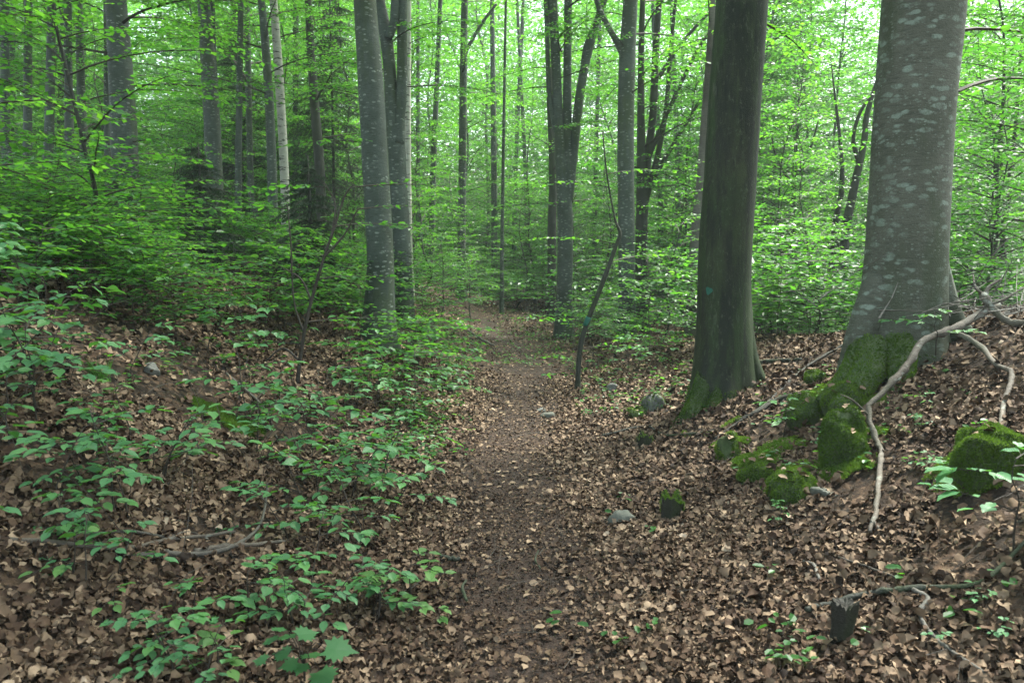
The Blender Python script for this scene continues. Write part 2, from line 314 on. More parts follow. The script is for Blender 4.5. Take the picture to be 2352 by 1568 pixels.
def bark_mat(name, base, dark, lichen=None, lich_amt=.6, algae=None, alg_amt=.5, streak=0., lscale=1., hband=1.):
    m, t, out = mat(name); v = objc(t)
    big = noise(t, v, 1.6, 4, .6); fine = noise(t, v, 14, 5, .65, (1, 1, .35 if streak else 5.0 * hband)); grain = noise(t, v, 90, 3, .6)
    c = mixc(t, ramp(t, big, [(.35, (0, 0, 0)), (.68, (1, 1, 1))]).outputs[0], dark, base)
    c = mixc(t, ramp(t, fine, [(.36, (1, 1, 1)), (.50, (0, 0, 0))]).outputs[0], c, mixc(t, .42, c, (.01, .01, .008)))
    if algae:
        al = noise(t, v, 2.2, 5, .65, (1, 1, .25)); ar = ramp(t, al, [(.62 - .3 * alg_amt, (0, 0, 0)), (.80 - .3 * alg_amt, (1, 1, 1))])
        c = mixc(t, ar.outputs[0], c, algae)
    if streak:
        sk = noise(t, v, 7, 5, .7, (1, 1, .12)); sr = ramp(t, sk, [(.44, (0, 0, 0)), (.56, (1, 1, 1))])
        c = mixc(t, sr.outputs[0], mixc(t, streak, c, (.006, .007, .005)), c)
        sk2 = noise(t, v, 9, 5, .75, (1, 1, .22)); sr2 = ramp(t, sk2, [(.60, (0, 0, 0)), (.72, (1, 1, 1))])
        c = mixc(t, sr2.outputs[0], c, (.060, .068, .042))
    if lichen:
        wv = noise(t, v, 18 * lscale, 4, .7); vo = nd(t, 'ShaderNodeTexVoronoi'); vo.inputs['Scale'].default_value = 1
        mp = t.nodes.new('ShaderNodeMapping'); mp.inputs['Scale'].default_value = (12 * lscale, 12 * lscale, 30 * lscale); t.links.new(v, mp.inputs[0])
        va = t.nodes.new('ShaderNodeVectorMath'); va.operation = 'ADD'; t.links.new(mp.outputs[0], va.inputs[0])
        nv = nd(t, 'ShaderNodeTexNoise'); nv.inputs['Scale'].default_value = 9; nv.inputs['Detail'].default_value = 3; t.links.new(v, nv.inputs['Vector']); t.links.new(nv.outputs['Color'], va.inputs[1])
        t.links.new(va.outputs[0], vo.inputs['Vector'])
        blob = ramp(t, vo.outputs['Distance'], [(.30, (1, 1, 1)), (.41, (0, 0, 0))])
        sp = t.nodes.new('ShaderNodeSeparateColor'); t.links.new(vo.outputs['Color'], sp.inputs[0])
        pick = ramp(t, sp.outputs[0], [(1 - lich_amt, (0, 0, 0)), (1 - lich_amt + .05, (1, 1, 1))])
        zone = ramp(t, noise(t, v, 2.6, 5, .7), [(.40, (.0, .0, .0)), (.56, (1, 1, 1))])
        f = mixc(t, 1, blob.outputs[0], pick.outputs[0], 'MULTIPLY'); f = mixc(t, 1, f, zone.outputs[0], 'MULTIPLY')
        f = mixc(t, 1, f, ramp(t, wv, [(.38, (.05, .05, .05)), (.52, (.85, .85, .85))]).outputs[0], 'MULTIPLY')
        c = mixc(t, f, c, lichen)
    if lichen and lich_amt > .9:
        for sc_, th_, am in ((26, .24, .75), (60, .22, .6)):
            v2 = nd(t, 'ShaderNodeTexVoronoi'); v2.inputs['Scale'].default_value = sc_; m3 = t.nodes.new('ShaderNodeMapping'); m3.inputs['Scale'].default_value = (1, 1, 1.9); t.links.new(v, m3.inputs[0]); t.links.new(m3.outputs[0], v2.inputs['Vector'])
            s2 = t.nodes.new('ShaderNodeSeparateColor'); t.links.new(v2.outputs['Color'], s2.inputs[0])
            f2 = mixc(t, 1, ramp(t, v2.outputs['Distance'], [(th_, (1, 1, 1)), (th_ + .08, (0, 0, 0))]).outputs[0], ramp(t, s2.outputs[0], [(.60, (0, 0, 0)), (.64, (am, am, am))]).outputs[0], 'MULTIPLY')
            f2 = mixc(t, 1, f2, ramp(t, noise(t, v, 3.4, 4, .7), [(.42, (0, 0, 0)), (.56, (1, 1, 1))]).outputs[0], 'MULTIPLY'); c = mixc(t, f2, c, (.17, .20, .16))
        ck = noise(t, v, 3.2, 5, .75, (1, 1, 9)); c = mixc(t, ramp(t, ck, [(.27, (1, 1, 1)), (.33, (0, 0, 0))]).outputs[0], c, (.010, .009, .007))
        rn = noise(t, v, 1.2, 5, .7, (1.6, 1.6, .5)); c = mixc(t, ramp(t, rn, [(.5, (0, 0, 0)), (.66, (.6, .6, .6))]).outputs[0], c, (.036, .040, .020))
    if streak:
        sp3 = noise(t, v, 26, 6, .8, (1, 1, .5)); c = mixc(t, ramp(t, sp3, [(.56, (0, 0, 0)), (.66, (.7, .7, .7))]).outputs[0], c, (.075, .088, .050))
        sp4 = noise(t, v, 20, 6, .8, (1, 1, .3)); c = mixc(t, ramp(t, sp4, [(.34, (.85, .85, .85)), (.44, (0, 0, 0))]).outputs[0], c, (.006, .008, .005))
    p = nd(t, 'ShaderNodeBsdfPrincipled'); p.inputs['Roughness'].default_value = .72; p.inputs['Specular IOR Level'].default_value = .3
    c = mixc(t, .35, c, grain, 'OVERLAY')
    hh = t.nodes.new('ShaderNodeMath'); hh.operation = 'ADD'; t.links.new(fine, hh.inputs[0]); t.links.new(grain, hh.inputs[1])
    t.links.new(c, p.inputs['Base Color']); t.links.new(bump(t, hh.outputs[0], .55, .012), p.inputs['Normal'])
    t.links.new(p.outputs[0], out.inputs[0]); return m
M_bark = bark_mat('beech_bark', (.076, .094, .078), (.030, .042, .028), (.22, .25, .21), .5, (.050, .070, .028), .42)
M_bark_lichen = bark_mat('lichened_bark', (.100, .102, .076), (.056, .060, .040), (.18, .225, .18), 1.0, (.040, .054, .024), .5, lscale=.64)
M_bark_algae = bark_mat('algae_bark', (.034, .043, .016), (.012, .020, .006), None, 0, (.019, .036, .008), .8, streak=.75)
M_bark_dark = bark_mat('dark_bark', (.044, .046, .036), (.022, .024, .017), None, 0, (.032, .044, .018), .5)
M_twig = bark_mat('twig_bark', (.055, .045, .035), (.030, .024, .018))
M_wood = bark_mat('weathered_wood', (.17, .145, .115), (.060, .048, .036), (.24, .25, .21), .6, (.06, .065, .035), .3, hband=.8)
M_wood2 = bark_mat('grey_stick_bark', (.14, .13, .11), (.055, .048, .038))
M_cut = bark_mat('rotten_wood', (.034, .032, .022), (.012, .011, .008), None, 0, (.03, .045, .014), .35)
def birch_mat():
    m, t, out = mat('birch_bark'); v = objc(t)
    b = noise(t, v, 5, 4, .7, (.6, .6, 3.2)); f = ramp(t, b, [(.56, (1, 1, 1)), (.62, (0, 0, 0))])
    c = mixc(t, f.outputs[0], (.025, .022, .02), (.36, .35, .30)); c = mixc(t, .4, c, noise(t, v, 9, 4), 'OVERLAY')
    p = nd(t, 'ShaderNodeBsdfPrincipled'); p.inputs['Roughness'].default_value = .7; t.links.new(c, p.inputs['Base Color']); t.links.new(p.outputs[0], out.inputs[0]); return m
M_birch = birch_mat()
def stone_mat(name, a, b):
    m, t, out = mat(name); v = objc(t); n = noise(t, v, 7, 6, .65); s = noise(t, v, 60, 3)
    c = mixc(t, ramp(t, n, [(.38, (0, 0, 0)), (.62, (1, 1, 1))]).outputs[0], a, b); c = mixc(t, .4, c, s, 'OVERLAY')
    p = nd(t, 'ShaderNodeBsdfPrincipled'); p.inputs['Roughness'].default_value = .85
    t.links.new(c, p.inputs['Base Color']); t.links.new(bump(t, n, .6, .02), p.inputs['Normal']); t.links.new(p.outputs[0], out.inputs[0]); return m
M_stone = stone_mat('pale_stone', (.050, .053, .040), (.12, .125, .098)); M_stone_d = stone_mat('dark_stone', (.06, .062, .055), (.15, .15, .135))
M_mossrock = stone_mat('mossed_stone', (.026, .048, .008), (.055, .075, .024))
M_moss = leaf_mat('moss', [(0, (.028, .062, .009)), (.5, (.085, .155, .020)), (1, (.18, .27, .04))], [(0, (.06, .13, .012)), (1, (.16, .28, .03))], .35, .8, spec=.1)
M_grass = leaf_mat('grass_blades', [(0, (.04, .10, .02)), (1, (.08, .18, .03))], TGREEN, .35, .5)
def plain(name, col, rough=.6):
    m, t, out = mat(name); p = nd(t, 'ShaderNodeBsdfPrincipled'); p.inputs['Roughness'].default_value = rough
    c = mixc(t, .5, col, noise(t, objc(t), 40, 3), 'OVERLAY'); t.links.new(c, p.inputs['Base Color']); t.links.new(p.outputs[0], out.inputs[0]); return m
M_paint = plain('green_marking_paint', (.003, .085, .055))

# ------------------------------------------------------------------ ground and path
def axis(a, b, fine0, fine1, step, grow=1.12):
    r = list(np.arange(fine0, fine1, step)); s = step; x = r[-1]
    while x < b: s *= grow; x += s; r.append(x)
    s = step; x = r[0]; l = []
    while x > a: s *= grow; x -= s; l.append(x)
    return np.array(l[::-1] + r)
ax_, ay_ = axis(-500, 500, -7, 6, .07, 1.09), axis(-60, 700, 1.2, 16, .08, 1.07)
X_, Y_ = np.meshgrid(ax_, ay_); Z_ = H(X_, Y_)
Z_ = Z_ - .4 * np.clip(np.abs(X_) - 60, 0, 1e9) * 0 
nx, ny = len(ax_), len(ay_)
i = (np.arange(ny - 1)[:, None] * nx + np.arange(nx - 1)[None]).ravel()
mb = MB(); mb.add(np.stack([X_, Y_, Z_], -1).reshape(-1, 3), [np.stack([i, i + 1, i + nx + 1, i + nx], -1)])
tag(link('ground', mb.mesh('ground', M_ground)), 'brown forest floor with banks rising on both sides of the path', kind='structure')
ys = np.arange(-4, 20, .1); us = np.linspace(-1, 1, 13)
hw = .42 + .14 * fbm(ys * .7, ys * 0 + 2, 3)
PX = pathx(ys)[:, None] + us[None] * (hw[:, None] + .05 * np.sign(us)[None] * fbm(ys[:, None] * 3, us[None] * 2, 2)); PY = np.repeat(ys[:, None], 13, 1)
i = (np.arange(len(ys) - 1)[:, None] * 13 + np.arange(12)[None]).ravel()
mb = MB(); mb.add(np.stack([PX, PY, H(PX, PY) + .006 - .02 * (np.abs(us)[None] > .99)], -1).reshape(-1, 3), [np.stack([i, i + 1, i + 14, i + 13], -1)])
tag(link('path', mb.mesh('path', M_path)), 'narrow trodden footpath of dark soil and crushed leaves', kind='structure')

# ------------------------------------------------------------------ leaf litter
def bare(x, y):                                        # where the slope shows soil instead of leaves
    n = HN(x, y); return fbm(x * .9 + 20, y * .9 + 4, 4) + .42 * (1 - n[:, 2]) / .3 * (x < 0)
BP = [(1760, 1010, 80), (1980, 1120, 50), (2260, 1130, 110), (2150, 1120, 60), (1700, 1060, 50), (110, 1050, 120), (480, 940, 120), (250, 880, 70), (610, 970, 90), (690, 1020, 60), (30, 1340, 60), (400, 850, 60), (780, 960, 50), (850, 1100, 40)]
BP = [(hit(a, b), c) for a, b, c in BP]; BP = [(p[0], p[1], c / F * p[1]) for p, c in BP]
def bald(x, y):
    m = np.zeros_like(x)
    for a, b, c in BP: m = np.maximum(m, 1.25 - np.sqrt((x - a) ** 2 + ((y - b) / 1.5) ** 2) / c)
    return m + .5 * fbm(x * 5, y * 5, 3) > .35
def scatter(n, y0, y1, pw=1.):
    y = y0 + (y1 - y0) * rng.random(n) ** pw; x = (rng.random(n) * 2 - 1) * (y * .70 + .9); return x, y
def litter(mb, n, y0, y1, kind, s0, s1, pw=1., soft=1.):
    x, y = scatter(n, y0, y1, pw); dp = np.abs(x - pathx(y)); onp = dp < .33 + .22 * fbm(x * 2.4, y * 2.4, 3) + rng.normal(0, .13, n)
    keep = (~((bare(x, y) > .26) & (dp > 1.3)) | (rng.random(n) < .25)) & (~onp | (rng.random(n) < .9))
    keep &= ~bald(x, y) | (rng.random(n) < .16)
    x, y, onp, dp = x[keep], y[keep], onp[keep], dp[keep]; n = len(x)
    s = (s0 + (s1 - s0) * rng.random(n) ** 1.5) * np.where(rng.random(n) < .06, 1.4, 1) * np.where(onp, .52, 1) * (1 - .3 * np.exp(-(dp / 1.2) ** 2)); up = HN(x, y)
    N = nrm(up + rng.normal(0, 1, (n, 3)) * np.where(onp, .24, .37)[:, None] * soft); A = rng.normal(0, 1, (n, 3)); A = A - (A * N).sum(-1, keepdims=True) * N
    z = H(x, y) + rng.random(n) * np.where(onp, .010, .034) + .008
    z += s * .25 * np.abs(N[:, 0] - up[:, 0])
    fold = rng.normal(.0, .38, n); curl = rng.normal(0, .45, n); wav = rng.normal(0, .085 if kind == 'fine' else .09, (n, 14))
    if kind == 'fine': fold *= .9; curl *= .95
    def jit(L, n):
        L = L.copy(); k = L.shape[1]; L[..., 2] += fold[:, None] * np.abs(L[..., 1]) * 1.6 + curl[:, None] * (L[..., 0] - .5) ** 2 * 2 + wav[:, :k]
        L[..., :2] += rng.normal(0, .05 if k > 8 else .05, L[..., :2].shape); return L
    r = np.clip(rng.beta(1.9, 2.5, n) + .16 * fbm(x * 2, y * 2, 2) - np.where(onp, .20, 0), 0, 1)
    leaves(mb, kind, np.stack([x, y, z], -1) - A * s[:, None] * .5, A, N, s, .8 + .5 * rng.random(n), 0, r, jit)
mb = MB()
n = 1100; y = 1.8 + 14 * rng.random(n) ** 1.3; x = pathx(y) + rng.normal(0, .33, n); N = nrm(HN(x, y) + rng.normal(0, .25, (n, 3)))
leaves(mb, 'fine', np.stack([x, y, H(x, y) + .018], -1), rng.normal(0, 1, (n, 3)) * [1, 1, .1], N, rng.uniform(.025, .055, n), 1.1, 0, rng.beta(2.2, 2, n))
litter(mb, 74000, 1.6, 5.4, 'fine', .026, .066, .75)
litter(mb, 90000, 5.0, 11, 'dead', .038, .074, .8)
litter(mb, 80000, 10.5, 30, 'far', .055, .10, .8)
tag(link('leaf_litter', mb.mesh('leaf_litter', M_dead, True)), 'brown fallen beech leaves covering the forest floor', 'leaf litter', kind='stuff')

# loose twigs
mb = MB()
def sticks(n, y0, y1, l0, l1, r0, pw=1):
    x, y = scatter(n, y0, y1, pw); a = rng.random(n) * 6.28; L = l0 + (l1 - l0) * rng.random(n) ** 2
    for k in range(3):
        x2 = x + np.cos(a) * L / 3; y2 = y + np.sin(a) * L / 3
        twigs(mb, np.stack([x, y, H(x, y) + .030 + .015 * np.sin(k + x * 9)], -1), np.stack([x2, y2, H(x2, y2) + .030 + .015 * np.sin(k + 1 + x * 9)], -1), r0 * (1 - k * .25), r0 * (.75 - k * .25)); x, y = x2, y2; a = a + rng.normal(0, .3, n)
sticks(600, 2, 6, .08, .5, .0022, .8); sticks(900, 5, 14, .15, .8, .003)
A = []; B = []
for k in range(420):
    x = rng.uniform(-5.5, -1.2); y = rng.uniform(3, 11); p = np.array([x, y, float(H(x, y))]); a = rng.random() * 6.28; e = rng.uniform(.1, 1.3); L = rng.uniform(.2, .75)
    for j in range(3):
        q = p + L / 3 * np.array([math.cos(a) * math.cos(e), math.sin(a) * math.cos(e), math.sin(e)]); A.append(p); B.append(q); p = q; e -= rng.uniform(0, .5); a += rng.normal(0, .3)
twigs(mb, A, B, .0026, .0018)
tag(link('twig_litter', mb.mesh('twig_litter', M_twig, False)), 'thin dark twigs scattered over the fallen leaves', 'twigs', kind='stuff')

# ------------------------------------------------------------------ foliage generators
def spray(lr, base, az, el, L, tw, lv, leaf=.072, dens=1., droop=.25, wide=.42, order=2, gap=.15, start=.15, nz=.34):
    """one beech branch: an arching axis, side twigs held flat, leaves set alternately along them"""
    n = max(4, int(L / .18)); d = np.array([math.cos(az) * math.cos(el), math.sin(az) * math.cos(el), math.sin(el)]); P = [np.array(base, float)]; step = L / n
    a = az
    for k in range(n):
        e = el - (el + droop) * ((k + 1) / n) ** .8; a += lr.normal(0, .07); P.append(P[-1] + step * np.array([math.cos(a) * math.cos(e), math.sin(a) * math.cos(e), math.sin(e)]))
    P = np.array(P); r0 = .0022 + .0052 * L
    tw.append((P[:-1], P[1:], np.linspace(r0, .0012, n + 1)[:-1], np.linspace(r0, .0012, n + 1)[1:]))
    lines = [(P, start)]; s = L * start; side = 1
    while s < L * .97:
        i = min(int(s / step), n - 1); f = s / step - i; p = P[i] * (1 - f) + P[i + 1] * f; t = nrm(P[i + 1] - P[i])
        ln = min((L - s) * wide * lr.uniform(.7, 1.2) + .06, 1.1 * L * wide)
        sd_ = nrm(np.cross(np.array([0, 0, 1.]), t)) * side; dd = nrm(t * lr.uniform(.6, 1.1) + sd_ + np.array([0, 0, lr.normal(.02, .13)]))
        k = max(2, int(ln / .14)); Q = [p]
        for j in range(k): dd = nrm(dd + t * .10 + np.array([0, 0, -.035]) + lr.normal(0, .07, 3)); Q.append(Q[-1] + dd * ln / k)
        Q = np.array(Q); tw.append((Q[:-1], Q[1:], np.full(k, .0016 + .002 * ln), np.full(k, .0012))); lines.append((Q, .08))
        if order > 1 and ln > .45:
            for q in range(1, k):
                ll = (ln * (1 - q / k)) * .5 + .07; s2 = 1 if q % 2 else -1; tt = nrm(Q[q + 1] - Q[q]) if q < k else dd
                d3 = nrm(tt * .8 + np.cross(np.array([0, 0, 1.]), tt) * s2 + lr.normal(0, .1, 3)); E = np.array([Q[q], Q[q] + d3 * ll * .5, Q[q] + d3 * ll + np.array([0, 0, -.02])])
                tw.append((E[:-1], E[1:], np.full(2, .0016), np.full(2, .0010))); lines.append((E, .1))
        s += gap * lr.uniform(.7, 1.3) * (1 + .3 * L); side = -side
    for Q, s0 in lines:
        seg = np.linalg.norm(np.diff(Q, axis=0), axis=1); cum = np.concatenate([[0], np.cumsum(seg)]); T = cum[-1]
        m = max(2, int(T * (1 - s0) / (leaf * .62) * dens)); u = s0 * T + (T - s0 * T) * (np.arange(m) + .5 + lr.uniform(-.2, .2, m)) / m
        idx = np.clip(np.searchsorted(cum, u) - 1, 0, len(seg) - 1); f = ((u - cum[idx]) / seg[idx])[:, None]
        p = Q[idx] * (1 - f) + Q[idx + 1] * f; t = nrm(Q[idx + 1] - Q[idx]); sg = np.where(np.arange(m) % 2 == 0, 1., -1.)[:, None]
        A = nrm(t * .55 + np.cross(np.array([0, 0, 1.]), t) * sg + lr.normal(0, .22, (m, 3)) - np.array([0, 0, .10])); A[-1] = t[-1]
        N = nrm(np.array([0, 0, 1.]) + lr.normal(0, nz, (m, 3)))
        lv.append((p, A, N, leaf * lr.uniform(.55, 1.25, m)))
def pack(mb, tw, lv, kind, lr, wmat=0, lmat=1, wid=1., thick=1.):
    if tw:
        A, B, a, b = [np.concatenate([t[k] for t in tw]) for k in range(4)]; twigs(mb, A, B, a * thick, b * thick, wmat)
    if lv:
        P, A, N, s = [np.concatenate([t[k] for t in lv]) for k in range(4)]
        leaves(mb, kind, P, A, N, s, wid, lmat, lr=lr)

def make_tree(seed, Ht, r0, cb, spread, nb, leaf, kind, dens=1., label='', name='young_beech', cat='tree', lean=.3, bark=None, order=2, el=.55, top=1.):
    lr = np.random.default_rng(seed); root = empty(name, (0, 0, 0), label, cat)
    k = 9; P = np.stack([np.cumsum(lr.normal(0, lean * .12, k)), np.cumsum(lr.normal(0, lean * .12, k)), np.linspace(0, Ht, k)], -1); P[0, :2] = 0; P[:, :2] -= P[0, :2]
    P = spline(P, 26); zz = np.linspace(0, 1, 26); rad = r0 * (1 - zz * .93) * (1 + .45 * np.exp(-zz * Ht / .25)); P[0, 2] = -.12
    mb = MB(); tube(mb, P, rad, 7 if r0 < .06 else 10, 0, .08, seed); link('trunk', mb.mesh('trunk', bark or M_bark_dark), root)
    mb = MB(); tw = []; lv = []; a = lr.random() * 6
    for i in range(nb):
        f = ((i + lr.random() * .7) / nb); z = cb + (Ht - cb) * f ** top; p = np.array([np.interp(z, P[:, 2], P[:, 0]), np.interp(z, P[:, 2], P[:, 1]), z]); a += 2.4 + lr.normal(0, .35)
        L = spread * (1 - .72 * f ** 1.4) * lr.uniform(.65, 1.1)
        spray(lr, p, a, el * lr.uniform(.5, 1.4) + .35 * f, L, tw, lv, leaf, dens, lr.uniform(.0, .3), order=order)
    pack(mb, tw, lv, kind, lr); link('crown', mb.mesh('crown', [M_twig, M_leaf], False), root)
    return root

def gen_sapling(seed, h, nb, L0, leaf, kind, label, dens=1., bend=.3, name='beech_sapling', stem_r=.0052, flat=False, order=1, gap=.13):
    lr = np.random.default_rng(seed); root = empty(name, (0, 0, 0), label, 'sapling')
    dx = lr.normal(0, bend * h * .5, 2); k = 5
    P = np.array([[dx[0] * (j / k) ** 1.5 + lr.normal(0, .02 * h), dx[1] * (j / k) ** 1.5 + lr.normal(0, .02 * h), h * j / k] for j in range(k + 1)]); P[0] = (0, 0, -.05)
    P = spline(P, 10); mb = MB(); tube(mb, P, np.linspace(stem_r, stem_r * .35, 10), 5); link('stem', mb.mesh('stem', M_twig), root)
    mb = MB(); tw = []; lv = []; a = lr.random() * 6
    for i in range(nb):
        f = .28 + .70 * (i + .5) / nb; j = f * 9; q = int(j); p = P[q] * (1 - j + q) + P[min(q + 1, 9)] * (j - q); a += 2.4 + lr.normal(0, .5)
        spray(lr, p, a, lr.uniform(.15, .5), L0 * (1.15 - .6 * f) * lr.uniform(.7, 1.2), tw, lv, leaf, dens, lr.uniform(0, .15), order=order, gap=gap, nz=.17)
    spray(lr, P[-1], a + 1, .6, L0 * .4, tw, lv, leaf, dens, .1, order=1)
    pack(mb, tw, lv, kind, lr, wid=.95 if kind == 'fine' else 1.05); link('foliage', mb.mesh('foliage', [M_twig, M_near if kind == 'fine' else M_leaf], [1] if kind == 'fine' else False), root)
    return root

NEARM = []
protos = []
def hide_proto(o): protos.append(o)

# ------------------------------------------------------------------ hero trees
def hero(name, label, pts, Y, flare=1.35, mat_=None, seg=16, rough=.05, extra=(), crown=None, group=None, cat='tree', top=18, sink=.25, roots=None, fl_h=.35, tz=0):
    """pts: (px, py, width px) from the base upwards, all at distance Y; extra: further stems [(Y, pts)]"""
    P = np.array([at(a, b, Y) for a, b, c in pts]); rad = np.array([c / F * Y * .5 for a, b, c in pts])
    base = P[0].copy(); base[2] = float(H(P[0][0], Y))
    root = empty(name, base, label, cat, group)
    P[0][2] = min(P[0][2], base[2]) - sink
    d = P[-1] - P[-3 if len(P) > 2 else -2]; d = d / max(d[2], .05); d[:2] = np.clip(d[:2], -.25, .25)
    if top > P[-1][2]:
        z1 = P[-1][2]; z = z1; stp = max(.5, P[-1][2] - P[-2][2]); e0 = P[-1]; r0 = rad[-1]
        while z < top - .3:
            stp = min(stp * 1.25, 3.); z = min(z + stp, top); f = (z - z1) / (top - z1); P = np.vstack([P, e0 + d * (z - z1)]); rad = np.append(rad, r0 * (1 - .8 * f))
    n = 110 if seg > 20 else 44
    tt = np.linspace(0, len(P) - 1, n) if len(P) < 40 else None
    S = spline(P, n); rr = np.interp(np.linspace(0, len(P) - 1, n), range(len(P)), rad)
    hgt = S[:, 2] - base[2]; rr = rr * (1 + (flare - 1) * np.exp(-np.clip(hgt, -.1, 99) / fl_h))
    mb = MB(); tube(mb, S, rr, seg, 0, rough, seed=len(label), shape=(roots(hgt) if roots else None))
    for (Ye, pe) in extra:
        Q = np.array([at(a, b, Ye) for a, b, c in pe]); r2 = np.array([c / F * Ye * .5 for a, b, c in pe])
        if pe[-1][1] <= 5:
            d2 = Q[-1] - Q[-2]; d2 = d2 / max(d2[2], .05); Q = np.vstack([Q, Q[-1] + d2 * 2.5, Q[-1] + d2 * 5]); r2 = np.concatenate([r2, [r2[-1] * .7, r2[-1] * .2]])
        S2 = spline(Q, 26); tube(mb, S2, np.interp(np.linspace(0, len(Q) - 1, 26), range(len(Q)), r2), max(8, seg // 2), 0, .05, seed=3)
    link('trunk', mb.mesh('trunk', mat_ or M_bark, True, base), root)
    if Y >= 12 and top > 8 and crown is not None:
        zb = base[2] + 3.2 + (len(label) * 7 % 5) * .5; k = int(np.argmin(np.abs(S[:, 2] - zb))); c = link('lower_crown', LB[(len(label) + int(Y)) % 3], root); c.location = Vector(S[k] - base); c.rotation_euler = (0, 0, len(label) * 2.3 + Y)
    if crown is not None:
        c = link('crown', crown, root); c.location = Vector(S[int(n * .9)] - base) - Vector((0, 0, 6.5)); c.rotation_euler = (0, 0, len(label) * 1.7)
    return root, S, rr, base

def crown_mesh(seed, nb=30, spread=4.2, leaf=.11, h=9, dens=.55):
    lr = np.random.default_rng(seed); tw = []; lv = []; a = 0; mb = MB()
    for i in range(nb):
        f = (i + lr.random()) / nb; a += 2.4 + lr.normal(0, .3); spray(lr, (0, 0, h * f), a, lr.uniform(.3, .9), spread * (1 - .5 * f) * lr.uniform(.7, 1.1), tw, lv, leaf, dens, .1, order=2, gap=.26)
    pack(mb, tw, lv, 'far', lr, thick=1.6); return mb.mesh('crown', [M_twig, M_leaf], False)
def bough_mesh(seed, nb, spread, h, leaf=.085, dens=.9):
    lr = np.random.default_rng(seed); tw = []; lv = []; a = 0; mb = MB()
    for i in range(nb):
        f = (i + lr.random()) / nb; a += 2.4 + lr.normal(0, .4); spray(lr, (0, 0, h * f), a, lr.uniform(.2, .7), spread * lr.uniform(.5, 1.1), tw, lv, leaf, dens, lr.uniform(.05, .4), order=2, gap=.16)
    pack(mb, tw, lv, 'far', lr); return mb.mesh('lower_crown', [M_twig, M_leaf], False)
LB = [bough_mesh(911, 22, 3.4, 7.5), bough_mesh(912, 24, 3.0, 8.5), bough_mesh(913, 20, 3.8, 7)]
CR = [crown_mesh(901, 54, 6., .12, 9, .85), crown_mesh(902, 54, 6.5, .12, 9, .85), crown_mesh(903, 30, 4.2)]  # first two enlarged and thickened, unseen overhead, to shade the foreground

def root_shape(lobes, amp, hh):
    def f(hgt):
        def g(th, idx):
            k = np.exp(-np.clip(hgt[idx], -.4, 9) / hh); s = 0
            for (a0, wd, am) in lobes: dth = np.angle(np.exp(1j * (th - a0))); s = s + am * np.exp(-(dth / wd) ** 2)
            return 1 + amp * k * s + .035 * np.sin(th * 3 + hgt[idx] * .8) * np.exp(-hgt[idx] * .15)
        return g
    return f
def moss_on(parent, base, me_pts, me_n, n, label=None, size=.017, lr=None, matr=None):
    """moss tufts: short fuzzy blades standing on the given surface points"""
    lr = lr or rng; n = int(n * 1.5); k = lr.integers(0, len(me_pts), n); P = me_pts[k]; N = me_n[k]
    A = nrm(N + lr.normal(0, .55, (n, 3)) + np.array([0, 0, .1])); mb = MB(); leaves(mb, 'far', P - N * .003, A, lr.normal(0, 1, (n, 3)), size * lr.uniform(.5, 1.3, n), .42, 0, np.clip(.5 + .45 * fbm(P[:, 0] * 9, P[:, 1] * 9 + P[:, 2] * 9, 3) + lr.normal(0, .16, n), 0, 1))
    return link('moss', mb.mesh('moss', matr or M_moss, False, base), parent)
def surf_samples(me, n, lr, cond):
    """random points on a mesh's faces (own coordinates) that pass cond(point, normal)"""
    me.calc_loop_triangles(); m = len(me.loop_triangles); ti = np.empty(m * 3, np.int32); me.loop_triangles.foreach_get('vertices', ti); ti = ti.reshape(-1, 3)
    co = np.empty(len(me.vertices) * 3, np.float32); me.vertices.foreach_get('co', co); co = co.reshape(-1, 3)
    a, b, c = co[ti[:, 0]], co[ti[:, 1]], co[ti[:, 2]]; nn = np.cross(b - a, c - a); ar = np.linalg.norm(nn, axis=1); k = lr.choice(m, n, p=ar / ar.sum()); u = lr.random(n); v = lr.random(n); f = u + v > 1; u[f] = 1 - u[f]; v[f] = 1 - v[f]
    P = a[k] + (b[k] - a[k]) * u[:, None] + (c[k] - a[k]) * v[:, None]; N = nrm(nn[k]); ok = cond(P, N); return P[ok], N[ok]

# the two big trunks on the right bank.  lobe angle: tube uses cos->V, sin->U ; with T=+Z, ref=X: U=+Y, V=-X
Y1 = 6.3
t1, S, rr, b1 = hero('beech_tree', 'huge grey beech with pale lichen spots on the right bank', [(2066, 850, 185), (2072, 760, 182), (2078, 680, 180), (2084, 560, 172), (2092, 400, 168), (2103, 220, 168), (2122, 0, 172)], Y1, 1.10, M_bark_lichen, 72, .035, crown=CR[1], top=17, fl_h=.3,
     roots=root_shape([(-.25, .5, .42), (1.5, .3, .30), (-1.05, .36, .5), (-1.95, .3, .42), (3.0, .40, 1.15), (-2.65, .28, .25), (2.2, .3, .3)], .6, .22))
Y2 = 7.6
t2, S2_, rr2, b2 = hero('beech_tree', 'dark green-stained beech with a teal paint dot beside the path', [(1664, 900, 132), (1664, 800, 128), (1665, 700, 120), (1667, 600, 119), (1675, 450, 118), (1684, 300, 117), (1694, 140, 114), (1704, 0, 112)], Y2, 1.12, M_bark_algae, 64, .04, crown=CR[0], top=17, fl_h=.3,
     roots=root_shape([(.0, .4, .2), (-.75, .38, .9), (-1.45, .22, .5), (3.0, .4, .95), (1.5, .4, .5), (-2.4, .3, .2)], .65, .25))
lr = np.random.default_rng(77)
